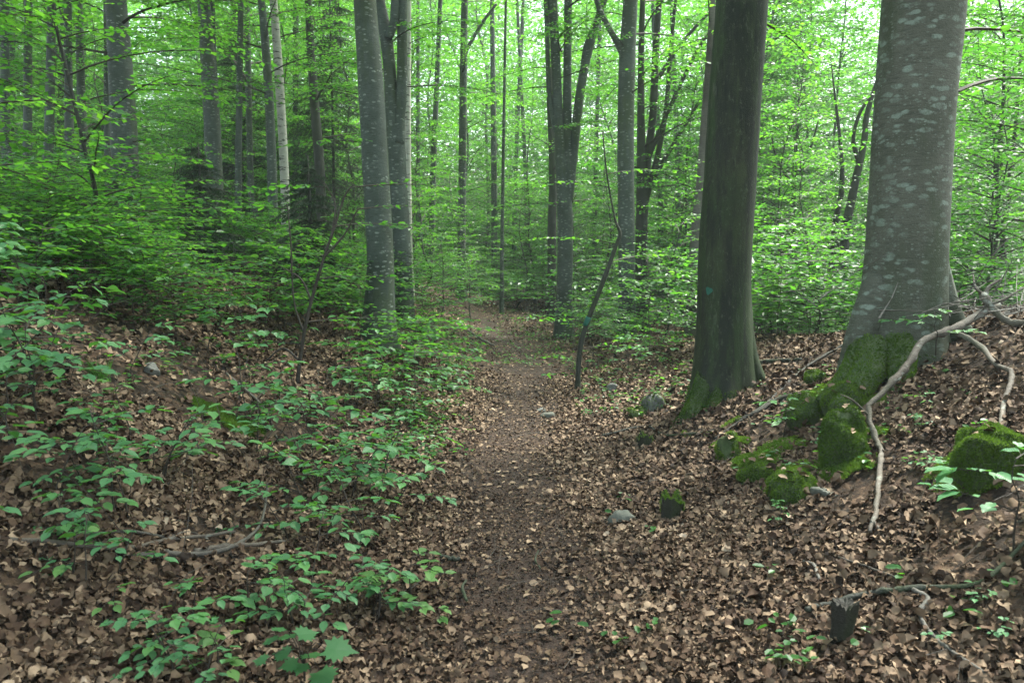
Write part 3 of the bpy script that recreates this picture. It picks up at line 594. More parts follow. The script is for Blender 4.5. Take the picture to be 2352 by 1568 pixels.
def moss_root(root, base, pts, Y, w0, w1, label=None, n=5000, m=None):
    P = []
    for (a, b, dy) in pts: P.append(at(a, b, Y + dy))
    P = spline(np.array(P), 18); mb = MB(); tube(mb, P, np.interp(np.linspace(0, 1, 18), [0, .5, 1], [w0, (w0 * .55 + w1 * .45), w1]), 14, 0, .25, seed=9)
    o = link('root', mb.mesh('root', m or M_mossrock, True, base), root)
    if not n: return o
    p, q = surf_samples(o.data, n, lr, lambda P, N: N[:, 2] > -.5); ms = moss_on(o, (0, 0, 0), p, q, len(p) * 2, lr=lr); return o
moss_root(t1, b1, [(1985, 790, -.12), (1962, 850, -.30), (1925, 893, -.45), (1885, 925, -.55)], Y1, .12, .05)
moss_root(t1, b1, [(2010, 800, -.2), (1990, 860, -.42), (1955, 905, -.62), (1920, 945, -.8)], Y1, .14, .06)
moss_root(t1, b1, [(2070, 780, -.22), (2068, 830, -.42), (2066, 880, -.55), (2050, 925, -.66)], Y1, .12, .05)
moss_root(t2, b2, [(1625, 860, -.10), (1606, 920, -.28), (1580, 975, -.42), (1555, 1020, -.5)], Y2, .11, .07, n=6000)
moss_root(t2, b2, [(1652, 890, -.20), (1640, 930, -.35), (1622, 970, -.45), (1600, 1000, -.5)], Y2, .09, .05, n=5000)
moss_root(t1, b1, [(2128, 600, .0), (2158, 690, -.02), (2186, 745, -.05), (2228, 785, -.1), (2275, 815, -.1)], Y1, .16, .06, n=0, m=M_bark_lichen)
moss_root(t1, b1, [(2020, 640, -.05), (1990, 730, -.1), (1968, 790, -.12), (1950, 850, -.14), (1935, 900, -.16)], Y1, .13, .09, n=0, m=M_bark_lichen)
moss_root(t2, b2, [(1690, 640, .02), (1704, 760, .0), (1722, 830, -.02), (1750, 885, -.05)], Y2, .12, .07, n=0, m=M_bark_algae)
# moss skirt on the bark just above the roots
for tr, bs in ((t1, b1), (t2, b2)):
    tk = [c for c in tr.children if c.name.startswith('trunk')][0]
    lim = .10 if tr is t1 else .06
    p, q = surf_samples(tk.data, 60000, lr, lambda P, N: (P[:, 2] < lim + .09 * fbm(P[:, 0] * 4, P[:, 1] * 4, 3)) & (P[:, 2] > -.25) & (N[:, 1] < .3))
    if len(p): moss_on(tr, (0, 0, 0), p, q, min(len(p) * 3, 14000), lr=lr)
# painted marks: thin skins wrapped on the bark
def paint_mark(root, base, S, rr, px, py, Y, w_, h_):
    c = at(px, py, Y); z = c[2]; ctr = np.array([np.interp(z, S[:, 2], S[:, 0]), np.interp(z, S[:, 2], S[:, 1])]); r = float(np.interp(z, S[:, 2], rr)); a0 = math.atan2(-1, (c[0] - ctr[0]) / r * 1.0 + 1e-6)
    a0 = -math.acos(max(-1, min(1, (c[0] - ctr[0]) / r))); mb = MB(); n = 16; v = []; 
    for ring in (0, .5, 1):
        for k in range(n):
            t = k / n * 6.2832; q = 1 + .2 * math.sin(3 * t + 1); v.append((math.cos(a0 + w_ / r * ring * q * math.cos(t)), math.sin(a0 + w_ / r * ring * q * math.cos(t)), z + h_ * ring * q * math.sin(t)))
    v = np.array(v); cx_ = np.interp(v[:, 2], S[:, 2], S[:, 0]); cy_ = np.interp(v[:, 2], S[:, 2], S[:, 1]); rv = np.interp(v[:, 2], S[:, 2], rr) * 1.035 + .003
    v[:, 0] = cx_ + rv * v[:, 0]; v[:, 1] = cy_ + rv * v[:, 1]
    q = [(r_ * n + k, r_ * n + (k + 1) % n, (r_ + 1) * n + (k + 1) % n, (r_ + 1) * n + k) for r_ in (0, 1) for k in range(n)]
    mb.add(v, [np.array(q)]); link('paint_mark', mb.mesh('paint_mark', M_paint, True, base), root)
paint_mark(t2, b2, S2_, rr2, 1620, 666, Y2, .035, .035)

def add_boughs(tr, bs, YY, L_, leaf=.075):
    tw = []; lv = []; lr = np.random.default_rng(int(YY * 10)); mb = MB()
    for (a, b, az, el, L) in L_: spray(lr, at(a, b, YY), az, el, L, tw, lv, leaf, .9, .28, order=2)
    pack(mb, tw, lv, 'mid', lr, thick=1.2); link('low_boughs', mb.mesh('low_boughs', [M_twig, M_leaf], False, bs), tr)
for tr, bs, YY, L_ in ((t2, b2, Y2, [(1735, -60, .1, .3, 2.2), (1740, -160, .5, .5, 2.6), (1730, 40, .9, .2, 1.8), (1725, -250, -.1, .3, 2.6)]), (t1, b1, Y1, [(2200, 70, .3, .25, 2.0), (2200, 210, .5, .45, 2.2), (2205, -60, .1, .2, 2.4), (2195, -200, .7, .2, 2.4), (2040, -80, 2.6, .3, 1.8)])):
    tw = []; lv = []; lr = np.random.default_rng(int(YY * 10)); mb = MB()
    for (a, b, az, el, L) in L_: spray(lr, at(a, b, YY), az, el, L, tw, lv, .075, .9, .25, order=2)
    pack(mb, tw, lv, 'mid', lr, thick=1.4); link('low_boughs', mb.mesh('low_boughs', [M_twig, M_leaf], False, bs), tr)
h3, _, _, b3_ = hero('beech_tree', 'smooth grey beech with a thin stem fused to its base left of the path', [(868, 785, 84), (870, 740, 72), (874, 620, 62), (868, 480, 60), (862, 380, 58), (852, 200, 56), (838, 0, 50)], 10, 1.25, seg=28, crown=CR[2],
     extra=[(9.95, [(893, 770, 34), (892, 660, 22), (888, 560, 18), (880, 440, 12), (876, 380, 5)])])
hero('beech_tree', 'grey beech forking into two tall stems behind the smooth one', [(928, 690, 48), (922, 560, 42), (914, 430, 42), (908, 330, 44), (900, 250, 30), (894, 150, 28), (884, 70, 28), (872, 0, 22)], 13, 1.2, seg=20, crown=CR[0],
     extra=[(12.95, [(914, 330, 30), (918, 270, 24), (923, 200, 24), (924, 0, 22)]), (12.9, [(892, 90, 18), (905, 50, 20), (908, 0, 20)])])
h1_, _, _, b1_ = hero('beech_tree', 'lone grey beech on the left slope rising out of low greenery', [(292, 600, 66), (291, 480, 60), (286, 330, 56), (277, 160, 52), (266, 0, 44)], 12, 1.15, seg=24, crown=CR[1])
add_boughs(h1_, b1_, 12, [(272, -40, -1.3, .25, 3.8), (275, 60, -.7, .2, 3.6), (270, -120, -1.9, .2, 4.2), (277, 130, -2.6, .15, 3.0), (268, -180, -1.0, .1, 4.6), (280, 200, .1, .2, 2.4), (268, -60, 3.0, .3, 3.4), (284, 330, -.4, .15, 1.8), (270, -220, -.4, .1, 4.6)])
add_boughs(h3, b3_, 10, [(838, -40, -2.2, .2, 3.2), (838, -140, -2.8, .15, 3.6), (842, -200, -1.6, .1, 3.6), (840, -120, -.6, .2, 2.8), (850, 330, -2.4, .1, 1.3), (866, 520, -.9, .1, 1.2), (868, 600, -2.3, .1, 1.0)])
hero('beech_tree', 'tall beech with a knotty scar rising behind the dark spruce', [(494, 560, 40), (492, 420, 38), (488, 300, 36), (478, 150, 32), (468, 0, 28)], 17, seg=16, crown=CR[2],
     extra=[(17.1, [(506, 420, 14), (500, 300, 13), (492, 150, 12), (488, 0, 10)])])
hero('beech_tree', 'thin pale straight beech left of the white birch', [(630, 600, 24), (625, 400, 22), (618, 220, 20), (606, 60, 18), (600, 0, 16)], 17, seg=12, crown=CR[2])
hero('birch_tree', 'white birch with black bands left of the footpath', [(658, 600, 22), (655, 450, 20), (650, 330, 20), (640, 160, 20), (628, 0, 17)], 17.5, mat_=M_birch, seg=12, crown=CR[2])
hero('birch_tree', 'slim white birch half hidden behind the forked beech', [(944, 680, 16), (938, 480, 15), (936, 300, 15), (937, 120, 14), (938, 0, 13)], 18, mat_=M_birch, seg=12, crown=CR[2])
hero('beech_tree', 'dark slender trunk behind the drooping spruce', [(742, 600, 24), (735, 400, 23), (724, 260, 22), (714, 120, 18), (708, 0, 16)], 20, mat_=M_bark_dark, seg=12, crown=CR[2])
hero('beech_tree', 'straight slim beech standing alone above the path bend', [(1060, 690, 22), (1060, 560, 19), (1062, 400, 18), (1064, 200, 17), (1067, 0, 15)], 24, seg=12, crown=CR[2],
     extra=[(24, [(1066, 130, 9), (1080, 100, 8), (1110, 50, 7), (1140, 10, 6)])])
h10, S10, r10, b10 = hero('beech_tree', 'grey beech splitting into several stems at the end of the path', [(1295, 782, 46), (1296, 700, 38), (1298, 600, 36), (1297, 480, 36), (1290, 380, 28), (1282, 260, 22), (1276, 130, 21), (1270, 0, 20)], 17, 1.2, seg=16, crown=CR[2],
     extra=[(17, [(1300, 480, 28), (1303, 360, 22), (1303, 200, 19), (1305, 0, 18)]), (17, [(1303, 460, 26), (1318, 340, 22), (1336, 190, 20), (1362, 80, 17), (1388, 0, 15)]), (17, [(1290, 360, 14), (1264, 230, 11), (1257, 100, 10), (1256, 0, 9)]), (17, [(1336, 190, 13), (1345, 110, 11), (1372, 40, 9), (1375, 0, 8)])])
add_boughs(h10, b10, 17, [(1290, 120, -1.8, .2, 3.2), (1300, 20, -1.0, .2, 3.4), (1296, 300, -1.4, .15, 2.4), (1290, -40, -2.4, .2, 3.6), (1310, 420, -.5, .1, 2.2), (1290, 470, -2.5, .1, 2.2)])
paint_mark(h10, b10, S10, r10, 1303, 742, 17, .03, .05)
hero('beech_tree', 'dim trunk standing just left of the multi-stemmed beech', [(1268, 660, 22), (1268, 520, 20), (1270, 400, 18), (1262, 200, 14), (1255, 0, 12)], 22, mat_=M_bark_dark, seg=12, crown=CR[2])
hero('beech_tree', 'grey trunk with a limb leaving to the left and a nearly black foot', [(1440, 790, 44), (1440, 640, 38), (1438, 480, 38), (1437, 300, 38), (1441, 130, 37), (1448, 0, 32)], 15, 1.15, seg=18, crown=CR[2],
     extra=[(15, [(1434, 130, 18), (1416, 96, 14), (1396, 60, 13), (1378, 25, 13), (1370, 0, 12)])])
hero('beech_tree', 'dark beech fanning into many rising stems right of the grey trunk', [(1478, 760, 34), (1474, 640, 30), (1474, 520, 28), (1474, 420, 24), (1472, 250, 16), (1473, 100, 14), (1476, 0, 12)], 18, mat_=M_bark_dark, seg=14, crown=CR[2],
     extra=[(18, [(1478, 500, 20), (1486, 380, 18), (1500, 260, 17), (1506, 120, 16), (1514, 0, 14)]), (18, [(1490, 360, 12), (1520, 290, 10), (1560, 200, 9), (1600, 120, 7), (1640, 60, 5)]),
            (18, [(1478, 480, 16), (1512, 350, 12), (1530, 250, 11), (1540, 120, 9), (1552, 0, 7)]), (18, [(1484, 440, 12), (1530, 360, 10), (1590, 260, 8), (1620, 210, 5)]), (18, [(1512, 180, 10), (1550, 120, 8), (1600, 60, 7), (1640, 20, 5)])])
hero('beech_tree', 'pale brownish trunk showing behind the left edge of the dark beech', [(1588, 700, 26), (1596, 560, 24), (1610, 420, 22), (1622, 250, 20), (1640, 0, 18)], 13.5, mat_=M_wood2, seg=12, crown=CR[2])
hero('beech_tree', 'crooked dark trunk seen between the two big beeches', [(1932, 640, 22), (1940, 560, 20), (1960, 440, 19), (1984, 330, 15), (1990, 270, 12), (2010, 200, 9), (2040, 120, 7)], 17, mat_=M_bark_dark, seg=10, top=8,
     extra=[(17, [(1972, 370, 12), (1960, 320, 9), (1975, 260, 8), (2005, 215, 6)])])
hero('beech_tree', 'thin dark trunk just left of the crooked one', [(1908, 640, 14), (1916, 540, 14), (1934, 430, 12), (1930, 330, 8), (1920, 240, 6), (1914, 190, 4)], 17.5, mat_=M_bark_dark, seg=10, top=6)
hero('beech_tree', 'small dark trunk with a wide fork between the big beeches', [(1816, 620, 13), (1820, 540, 11), (1826, 420, 10), (1838, 390, 8), (1862, 340, 6)], 18, mat_=M_bark_dark, seg=10, top=5,
     extra=[(18, [(1826, 425, 8), (1800, 395, 6), (1780, 350, 5), (1772, 310, 3)]), (18, [(1828, 400, 7), (1830, 330, 5), (1834, 280, 3)])])
hero('beech_tree', 'small forked dark trunk at the far right edge', [(2302, 640, 16), (2306, 540, 15), (2312, 470, 14), (2324, 380, 12), (2334, 280, 9), (2340, 180, 6)], 16, mat_=M_bark_dark, seg=10, top=7,
     extra=[(16, [(2310, 480, 10), (2302, 420, 7), (2300, 340, 6), (2306, 260, 4)])])
LEFT = [(15, 300, 420, 22, 15), (62, 200, 450, 20, 19), (108, 200, 470, 22, 14.5), (162, 200, 470, 20, 18), (196, 200, 440, 20, 20), (248, 150, 500, 16, 19), (545, 80, 560, 16, 17), (585, 400, 560, 16, 23), (680, 150, 600, 16, 26), (20, 100, 420, 18, 27), (135, 60, 430, 16, 28)]
for k, (x, y0, y1, wd, Y) in enumerate(LEFT):
    dx = rng.uniform(-22, 14)
    hero('beech_tree', 'slim straight grey trunk in the dim woods on the left', [(x + 6, y1 + 90, wd + 3), (x + 2, y1 - 60, wd), (x + dx * .5, (y0 + y1) / 2 - 60, wd * .92), (x + dx, 0, wd * .8)], Y, seg=10, group='slim trunks in the dim woods on the left', crown=CR[2] if k % 2 else None, top=14)
MID = [(1136, 620, 14, 30), (1152, 690, 8, 22), (990, 620, 14, 26), (1180, 600, 10, 36), (1212, 610, 9, 34), (1560, 600, 12, 26), (1520, 640, 12, 28), (770, 560, 14, 30), (960, 600, 10, 32), (1365, 620, 10, 30)]
for x, y1, wd, Y in MID:
    dx = rng.uniform(-25, 25)
    hero('beech_tree', 'slim distant trunk in the bright green woods past the path', [(x, y1 + 40, wd + 2), (x + dx * .2, y1 - 200, wd), (x + dx, 0, wd * .7)], Y, seg=8, group='slim distant trunks past the path', top=14)
# leaning young stem right of the path
ln, SL, rL, bL = hero('beech_tree', 'thin young trunk leaning to the right with a green paint band', [(1326, 885, 13), (1331, 815, 12), (1346, 748, 12), (1384, 650, 11), (1416, 562, 9), (1424, 535, 8), (1412, 500, 5), (1394, 400, 4), (1384, 300, 3)], 9.6, 1.2, M_bark_dark, 10, .06, top=0, sink=.15, fl_h=.1)
c = at(1344, 748, 9.6); c2 = at(1352, 728, 9.6); mb = MB(); tube(mb, spline([c, c2], 4), .035, 12, 0, .12); link('paint_mark', mb.mesh('paint_mark', M_paint, True, bL), ln)
tw = []; lv = []; lr = np.random.default_rng(5); mb = MB()
for (a, b, az, L) in [(1342, 740, 3.0, .9), (1330, 830, 2.6, .6), (1370, 690, .2, .8), (1405, 600, .4, 1.1), (1412, 560, 2.8, 1.2), (1396, 430, 3.2, .8), (1392, 400, 0, .8), (1335, 800, -.3, .8), (1325, 860, 3.5, .4)]:
    spray(lr, at(a, b, 9.6), az, .3, L, tw, lv, .07, 1., .1, order=1)
pack(mb, tw, lv, 'mid', lr); link('crown', mb.mesh('crown', [M_twig, M_leaf], False, bL), ln)
# dark bare-stemmed sapling in the left foreground
sp_, SS, _, bS = hero('beech_sapling', 'tall dark bare-stemmed sapling arching up over the left bank', [(680, 880, 10), (690, 820, 9), (708, 720, 8), (738, 610, 7), (762, 540, 6), (792, 450, 4), (812, 425, 3)], 7.2, 1.1, M_twig, 8, .08, cat='sapling', top=0, sink=.1, extra=[(7.2, [(700, 770, 5), (675, 690, 4), (668, 560, 4), (660, 470, 2)]), (7.2, [(745, 590, 6), (790, 540, 4), (822, 480, 3)]), (7.2, [(690, 830, 7), (650, 800, 5), (610, 830, 3)]), (7.2, [(762, 540, 5), (770, 470, 3), (745, 420, 2)]), (7.2, [(715, 690, 6), (690, 640, 4), (640, 610, 2)])])
tw = []; lv = []; lr = np.random.default_rng(6); mb = MB()
for (a, b, az, L) in [(812, 430, .1, 1.0), (822, 480, .2, .9), (765, 520, .3, .9), (745, 430, 2.6, .8), (660, 480, 2.9, .7), (668, 560, 3.1, .7), (700, 740, .2, 1.0), (690, 790, 3.2, .8), (640, 610, 3, .8), (730, 640, .1, .8)]:
    spray(lr, at(a, b, 7.2), az, .2, L, tw, lv, .068, .8, .1, order=1)
pack(mb, tw, lv, 'mid', lr); link('foliage', mb.mesh('foliage', [M_twig, M_leaf], False, bS), sp_)

# ------------------------------------------------------------------ spruces
def make_spruce(seed, Ht, spread, label, loc):
    lr = np.random.default_rng(seed); root = empty('spruce_tree', loc, label, 'tree'); mb = MB()
    tube(mb, np.array([[0, 0, -.1], [.02, 0, Ht * .5], [0, .02, Ht]]), [.06, .035, .008], 8); link('trunk', mb.mesh('trunk', M_bark_dark), root)
    mb = MB(); tw = []; P = []; A = []; nz = int(Ht / (.10 if Ht < 4 else .16))
    for i in range(nz):
        z = Ht * (.12 + .88 * i / nz)
        for k in range(4):
            a = lr.random() * 6.28; L = spread * (1 - i / nz) ** .8 * lr.uniform(.7, 1.1) + .1; n = 7; Q = [np.array([0, 0, z])]
            for j in range(n): Q.append(Q[-1] + L / n * nrm(np.array([math.cos(a), math.sin(a), .12 - .75 * (j / n)])))
            Q = np.array(Q); tw.append((Q[:-1], Q[1:], np.full(n, .006), np.full(n, .004)))
            for j in range(1, n + 1):
                for sgn in (-1, 1):
                    t = nrm(Q[j] - Q[j - 1]); dd = nrm(t * .7 + sgn * np.cross([0, 0, 1.], t) + np.array([0, 0, -.55])); ll = L * .34 * (1.15 - j / n); E = Q[j] + dd * ll
                    tw.append((Q[j:j + 1], E[None], np.full(1, .003), np.full(1, .002))); m = max(8, int(ll / .005)); u = lr.random(m)[:, None]; P.append(Q[j] + (E - Q[j]) * u); A.append(nrm(dd + lr.normal(0, .75, (m, 3))))
    P = np.concatenate(P); A = np.concatenate(A); pack(mb, tw, [], 'far', lr); leaves(mb, 'far', P, A, lr.normal(0, 1, (len(P), 3)), .045, .34, 1, lr=lr)
    link('crown', mb.mesh('crown', [M_twig, M_needle], False), root); return root
make_spruce(31, 2.1, .8, 'small drooping spruce with long hanging boughs in front of the birch', gx(715, 11))
make_spruce(32, 2.0, .95, 'low bushy dark spruce under the knotty trunk', gx(465, 12.6))
make_spruce(33, 9.5, 1.9, 'tall dark spruce far back between the trunks on the left', gx(770, 23))
make_spruce(34, 8.5, 1.6, 'narrow dark spruce left of the white birch far back', gx(560, 25))

# ------------------------------------------------------------------ woodland trees (copies)
TR = [make_tree(101, 6.5, .032, .7, 2.4, 52, .080, 'far', 1.05, lean=.8),
      make_tree(102, 5.0, .026, .4, 2.1, 44, .078, 'far', 1.05, lean=1.),
      make_tree(103, 9.0, .045, 1.0, 3.0, 66, .085, 'far', .95, lean=.9),
      make_tree(104, 3.6, .018, .2, 1.8, 32, .075, 'far', 1.1, lean=1.)]
BG = [make_tree(111, 14, .070, 1.2, 4.4, 80, .13, 'far', .75, name='beech_tree', lean=1.6, bark=M_bark),
      make_tree(112, 18, .09, 2.5, 4.8, 90, .14, 'far', .7, name='beech_tree', lean=1.6, bark=M_bark),
      make_tree(113, 11, .05, .6, 3.8, 64, .125, 'far', .8, name='beech_tree', lean=1.9, bark=M_bark)]
for o in TR + BG: hide_proto(o)
zones = {'l': ('leafy young beech in the dim thicket left of the path', 'young beeches left of the path'),
         'c': ('leafy young beech in the bright thicket beyond the path bend', 'young beeches beyond the path bend'),
         'r': ('leafy young beech in the sunlit woods behind the big right-hand beeches', 'young beeches behind the big beeches')}
lz = {'l': ('tall leafy beech far back in the woods on the left', 'far beeches on the left'), 'c': ('tall leafy beech far back behind the end of the path', 'far beeches behind the path'), 'r': ('tall leafy beech far back in the sunlit woods on the right', 'far beeches on the right')}
def zone(px): return 'l' if px < 900 else ('c' if px < 1580 else 'r')
used = set()
def plant_copy(src, px, Y, sc, zn, zs=None):
    p = gx(px, Y); z = zn[zone(px)]
    if src.name not in used:
        used.add(src.name); src.location = p; src.rotation_euler = (0, 0, rng.random() * 6); src.scale = (sc,) * 3; src['label'] = z[0]; src['group'] = z[1]; return src
    return copy_tree(src, p, rng.random() * 6.28, sc, z[0], z[1], (rng.normal(0, .03), rng.normal(0, .03)), zs)
for k in range(125):                                     # young trees, 10 to 34 m
    px = rng.uniform(-150, 2500); Y = 13 + 26 * rng.random() ** .9
    if 960 < px < 1420 and Y < 25: continue
    if 380 < px < 820 and Y < 18: Y += 10
    if px < 960 and Y < 20 and rng.random() < .6: Y += 9
    plant_copy(TR[rng.integers(0, 4)], px, Y, rng.uniform(.75, 1.2), zones)
for px, Y, s, v in [(60, 7.6, 1.0, 1), (-120, 6.2, 1.0, 0), (400, 14.5, .8, 3), (1080, 19, .8, 3), (1180, 25, .9, 1), (1390, 19, .7, 3), (1330, 26, 1, 0), (1230, 29, 1, 2), (1010, 16, .75, 3), (1130, 31, 1, 2), (1520, 12.5, .8, 3), (1600, 15, 1, 1), (2290, 11, .9, 1), (2240, 14, 1, 0), (2400, 9.6, .8, 2), (960, 19, .9, 1), (1850, 14, .85, 1), (1780, 17, 1, 0)]:
    plant_copy(TR[v], px, Y, s, zones)
for k in range(110):                                     # taller trees, 24 to 62 m
    px = rng.uniform(-200, 2550); Y = 27 + 36 * rng.random(); plant_copy(BG[k % 3], px, Y, rng.uniform(.85, 1.25), lz)
for k in range(16):
    plant_copy(BG[k % 3], rng.uniform(1680, 2480), rng.uniform(23, 44), rng.uniform(.9, 1.3), lz)
for k in range(8):
    plant_copy(BG[k % 3], rng.uniform(-100, 1500), rng.uniform(34, 52), rng.uniform(1., 1.3), lz)
# woods closing the view
mb = MB(); lr = np.random.default_rng(8); n = 300000; K = 1900
cx = lr.uniform(-65, 65, K); cy_ = lr.uniform(58, 88, K); cz = 25 * lr.random(K) ** 1.25; k = lr.integers(0, K, n)
P = np.stack([cx[k] + lr.normal(0, 1.9, n), cy_[k] + lr.normal(0, 1.9, n), cz[k] + lr.normal(0, .8, n)], -1); P[:, 2] += H(P[:, 0], P[:, 1])
leaves(mb, 'far', P, lr.normal(0, 1, (n, 3)) * [1, 1, .4], np.array([0, 0, 1.]) + lr.normal(0, .4, (n, 3)), lr.uniform(.25, .55, n), 1, 0, lr=lr)
tag(link('distant_woods', mb.mesh('distant_woods', M_leaf, False)), 'pale green mass of foliage closing the view far back', 'woods', kind='stuff')

# ------------------------------------------------------------------ low saplings and undergrowth
SF = [gen_sapling(200 + k, h, nb, L, .076, 'fine', '', 1.05, .5, gap=.16) for k, (h, nb, L) in enumerate([(.28, 3, .28), (.36, 3, .38), (.46, 4, .45), (.22, 2, .32), (.55, 5, .50), (.34, 3, .48)])]
SM = [gen_sapling(220 + k, h, nb, L, .072, 'mid', '', 1.05, .4, order=2) for k, (h, nb, L) in enumerate([(.6, 9, .95), (.9, 13, 1.2), (1.3, 19, 1.35), (.5, 8, 1.05)])]
for o in SM: o.name = 'beech_bush'; o['category'] = 'bush'
sz = {'ln': ('low beech sapling with flat green sprays on the near left bank', 'low saplings on the near left bank'),
      'lf': ('bushy beech sapling covering the upper left slope', 'bushy saplings on the upper left slope'),
      'cf': ('bushy beech sapling crowding the sides of the distant path', 'bushy saplings by the distant path'),
      'pl': ('leafy beech sapling leaning over the left edge of the footpath', 'saplings along the left path edge'),
      'rf': ('bushy beech sapling in the thicket behind the right bank', 'bushy saplings behind the right bank'),
      'rn': ('small beech seedling sprouting from the leafy right bank', 'small seedlings on the right bank')}
def sap(src, p, sc, z, tilt=(0, 0), rz=None):
    rz = rng.random() * 6.28 if rz is None else rz
    if src.name not in used:
        used.add(src.name); src.location = p; src.scale = (sc,) * 3; src.rotation_euler = (tilt[0], tilt[1], rz); src['label'], src['group'] = sz[z]; return
    copy_tree(src, p, rz, sc, *sz[z], tilt)
def free(p): return abs(p[0] - pathx(p[1])) > .62
def region(n, x0, x1, y0, y1, srcs, sc, z, cond=None):
    c = 0; tries = 0
    while c < n and tries < n * 8:
        tries += 1; px = rng.uniform(x0, x1); py = rng.uniform(y0, y1); p = hit(px, py)
        if not free(p) or (cond and not cond(px, py, p)): continue
        sap(srcs[rng.integers(0, len(srcs))], p, rng.uniform(*sc), z, (rng.normal(0, .08), rng.normal(.08, .08))); c += 1
region(19, 660, 1010, 1010, 1270, SF, (.85, 1.15), 'pl')
region(9, 560, 900, 950, 1080, SF, (.9, 1.2), 'pl')
region(24, 800, 1070, 800, 1000, SF + SM[:1], (.85, 1.2), 'pl')
region(9, 120, 470, 1040, 1230, SF, (.8, 1.1), 'ln')
region(10, -60, 300, 830, 1010, SF, (.9, 1.2), 'ln')
region(12, 250, 800, 700, 900, SF, (.9, 1.2), 'ln')
region(5, 100, 300, 1230, 1400, SF[:2], (.7, 1.0), 'ln')
region(8, 440, 760, 1370, 1470, SF[:4], (.7, .95), 'ln')
region(4, 820, 980, 1390, 1450, SF[:1] + SF[3:4], (.6, .8), 'ln')
region(5, 380, 620, 1500, 1600, SF[:2], (.6, .8), 'ln')
region(18, -60, 620, 600, 760, SF[1:] + SM[:1], (1.0, 1.4), 'lf')
for k in range(74):
    Y = rng.uniform(8, 17); px = rng.uniform(-120, 900) if Y > 9.5 else rng.uniform(-150, 350)
    if 380 < px < 820 and 9 < Y < 12.6: continue
    sap(SM[rng.integers(0, 4)], gx(px, Y), rng.uniform(.8, 1.25), 'lf')
for k in range(26):
    Y = rng.uniform(6.6, 10); px = rng.uniform(-120, 470); sap(SM[rng.integers(0, 4)], gx(px, Y), rng.uniform(.55, .85), 'lf')
for k in range(13):
    Y = rng.uniform(21.5, 27); px = rng.uniform(880, 1340); sap(SM[rng.integers(0, 4)], gx(px, Y), rng.uniform(.9, 1.4), 'cf')
for k in range(22):
    Y = rng.uniform(27, 37); px = rng.uniform(960, 1540); sap(SM[rng.integers(0, 4)], gx(px, Y), rng.uniform(1.4, 2.2), 'cf')
region(13, 650, 1000, 660, 800, SM, (.7, 1.1), 'lf')
for k in range(32):
    Y = rng.uniform(17, 30); px = rng.uniform(880, 1600) 
    p = gx(px, Y)
    if abs(p[0] - pathx(Y)) > .9 and not (Y < 25 and 1130 < px < 1330): sap(SM[rng.integers(0, 4)], p, rng.uniform(1., 1.7), 'cf')
region(22, 1330, 1610, 690, 830, SM, (.6, 1.1), 'cf', lambda a, b, p: p[0] - pathx(p[1]) > 1.2)
region(10, 1330, 1560, 780, 880, SF + SM[3:], (.6, 1.), 'cf')
region(5, 1100, 1300, 660, 700, SM, (.8, 1.2), 'cf')
for k in range(52):                                     # thicket beyond the crest of the right bank
    Y = rng.uniform(10, 19); px = rng.uniform(1560, 2450)
    if px > 1980: Y = rng.uniform(9, 17)
    sap(SM[rng.integers(0, 4)], gx(px, Y), rng.uniform(.9, 1.5), 'rf')
region(14, 1650, 2330, 850, 1250, [SF[0], SF[3]], (.3, .55), 'rn')
region(4, 2150, 2340, 1300, 1560, [SF[3]], (.25, .4), 'rn')
for k, (a, b, h, nb, L, lf) in enumerate([(870, 1440, .2, 2, .2, .06), (940, 1400, .24, 3, .24, .062), (260, 1420, .14, 1, .12, .055), (170, 1345, .2, 2, .2, .055), (500, 1560, .14, 2, .14, .06), (1010, 1440, .08, 1, .09, .045), (620, 1000, .3, 3, .3, .065), (300, 1010, .34, 3, .3, .06)]):
    o = gen_sapling(280 + k, h, nb, L, lf, 'fine', ['yellow-green seedling at the left edge of the path near the bottom', 'yellow-green seedling just above another by the lower path edge', 'four-leaved green seedling alone in the litter on the lower left', 'small yellowish seedling beside the long stick on the left', 'small yellowish seedling left of the lobed maple leaves', 'tiny pale green sprout on the edge of the path', 'yellowish sapling on the dark soil of the left bank', 'yellowish thin sapling on the bare left slope'][k], .9, .3)
    for ch in o.children:
        if ch.name.startswith('foliage'): ch.data.materials[1] = M_near2
    o.location = hit(a, b)
# larger foreground sapling, lower right corner
o = gen_sapling(260, .42, 6, .52, .100, 'fine', 'leafy sapling with big oval leaves in the lower right corner', 1., .1); o.location = gx(2330, 3.25)
o = gen_sapling(261, .25, 3, .4, .06, 'fine', 'leafy shoot growing over the bleached fallen branch', 1., .1); p = at(2150, 800, 5.5); o.location = p
o = gen_sapling(262, .3, 4, .3, .06, 'fine', 'small sapling rising from the mossy bank before the big beech', 1., .1); o.location = hit(1800, 1010)
o = gen_sapling(263, .16, 2, .26, .06, 'fine', 'tiny sapling beside the pale flat stone', 1., .1); o.location = hit(1835, 1130)
o = gen_sapling(264, .34, 3, .42, .07, 'fine', 'bright green sapling cropped by the left edge of the view', 1., .1); o.location = gx(20, 3.9)
o = gen_sapling(265, 1.15, 4, .36, .075, 'fine', 'tall thin sapling with bright leaves cut off by the left edge', 1., .05); o.location = gx(-70, 2.7)
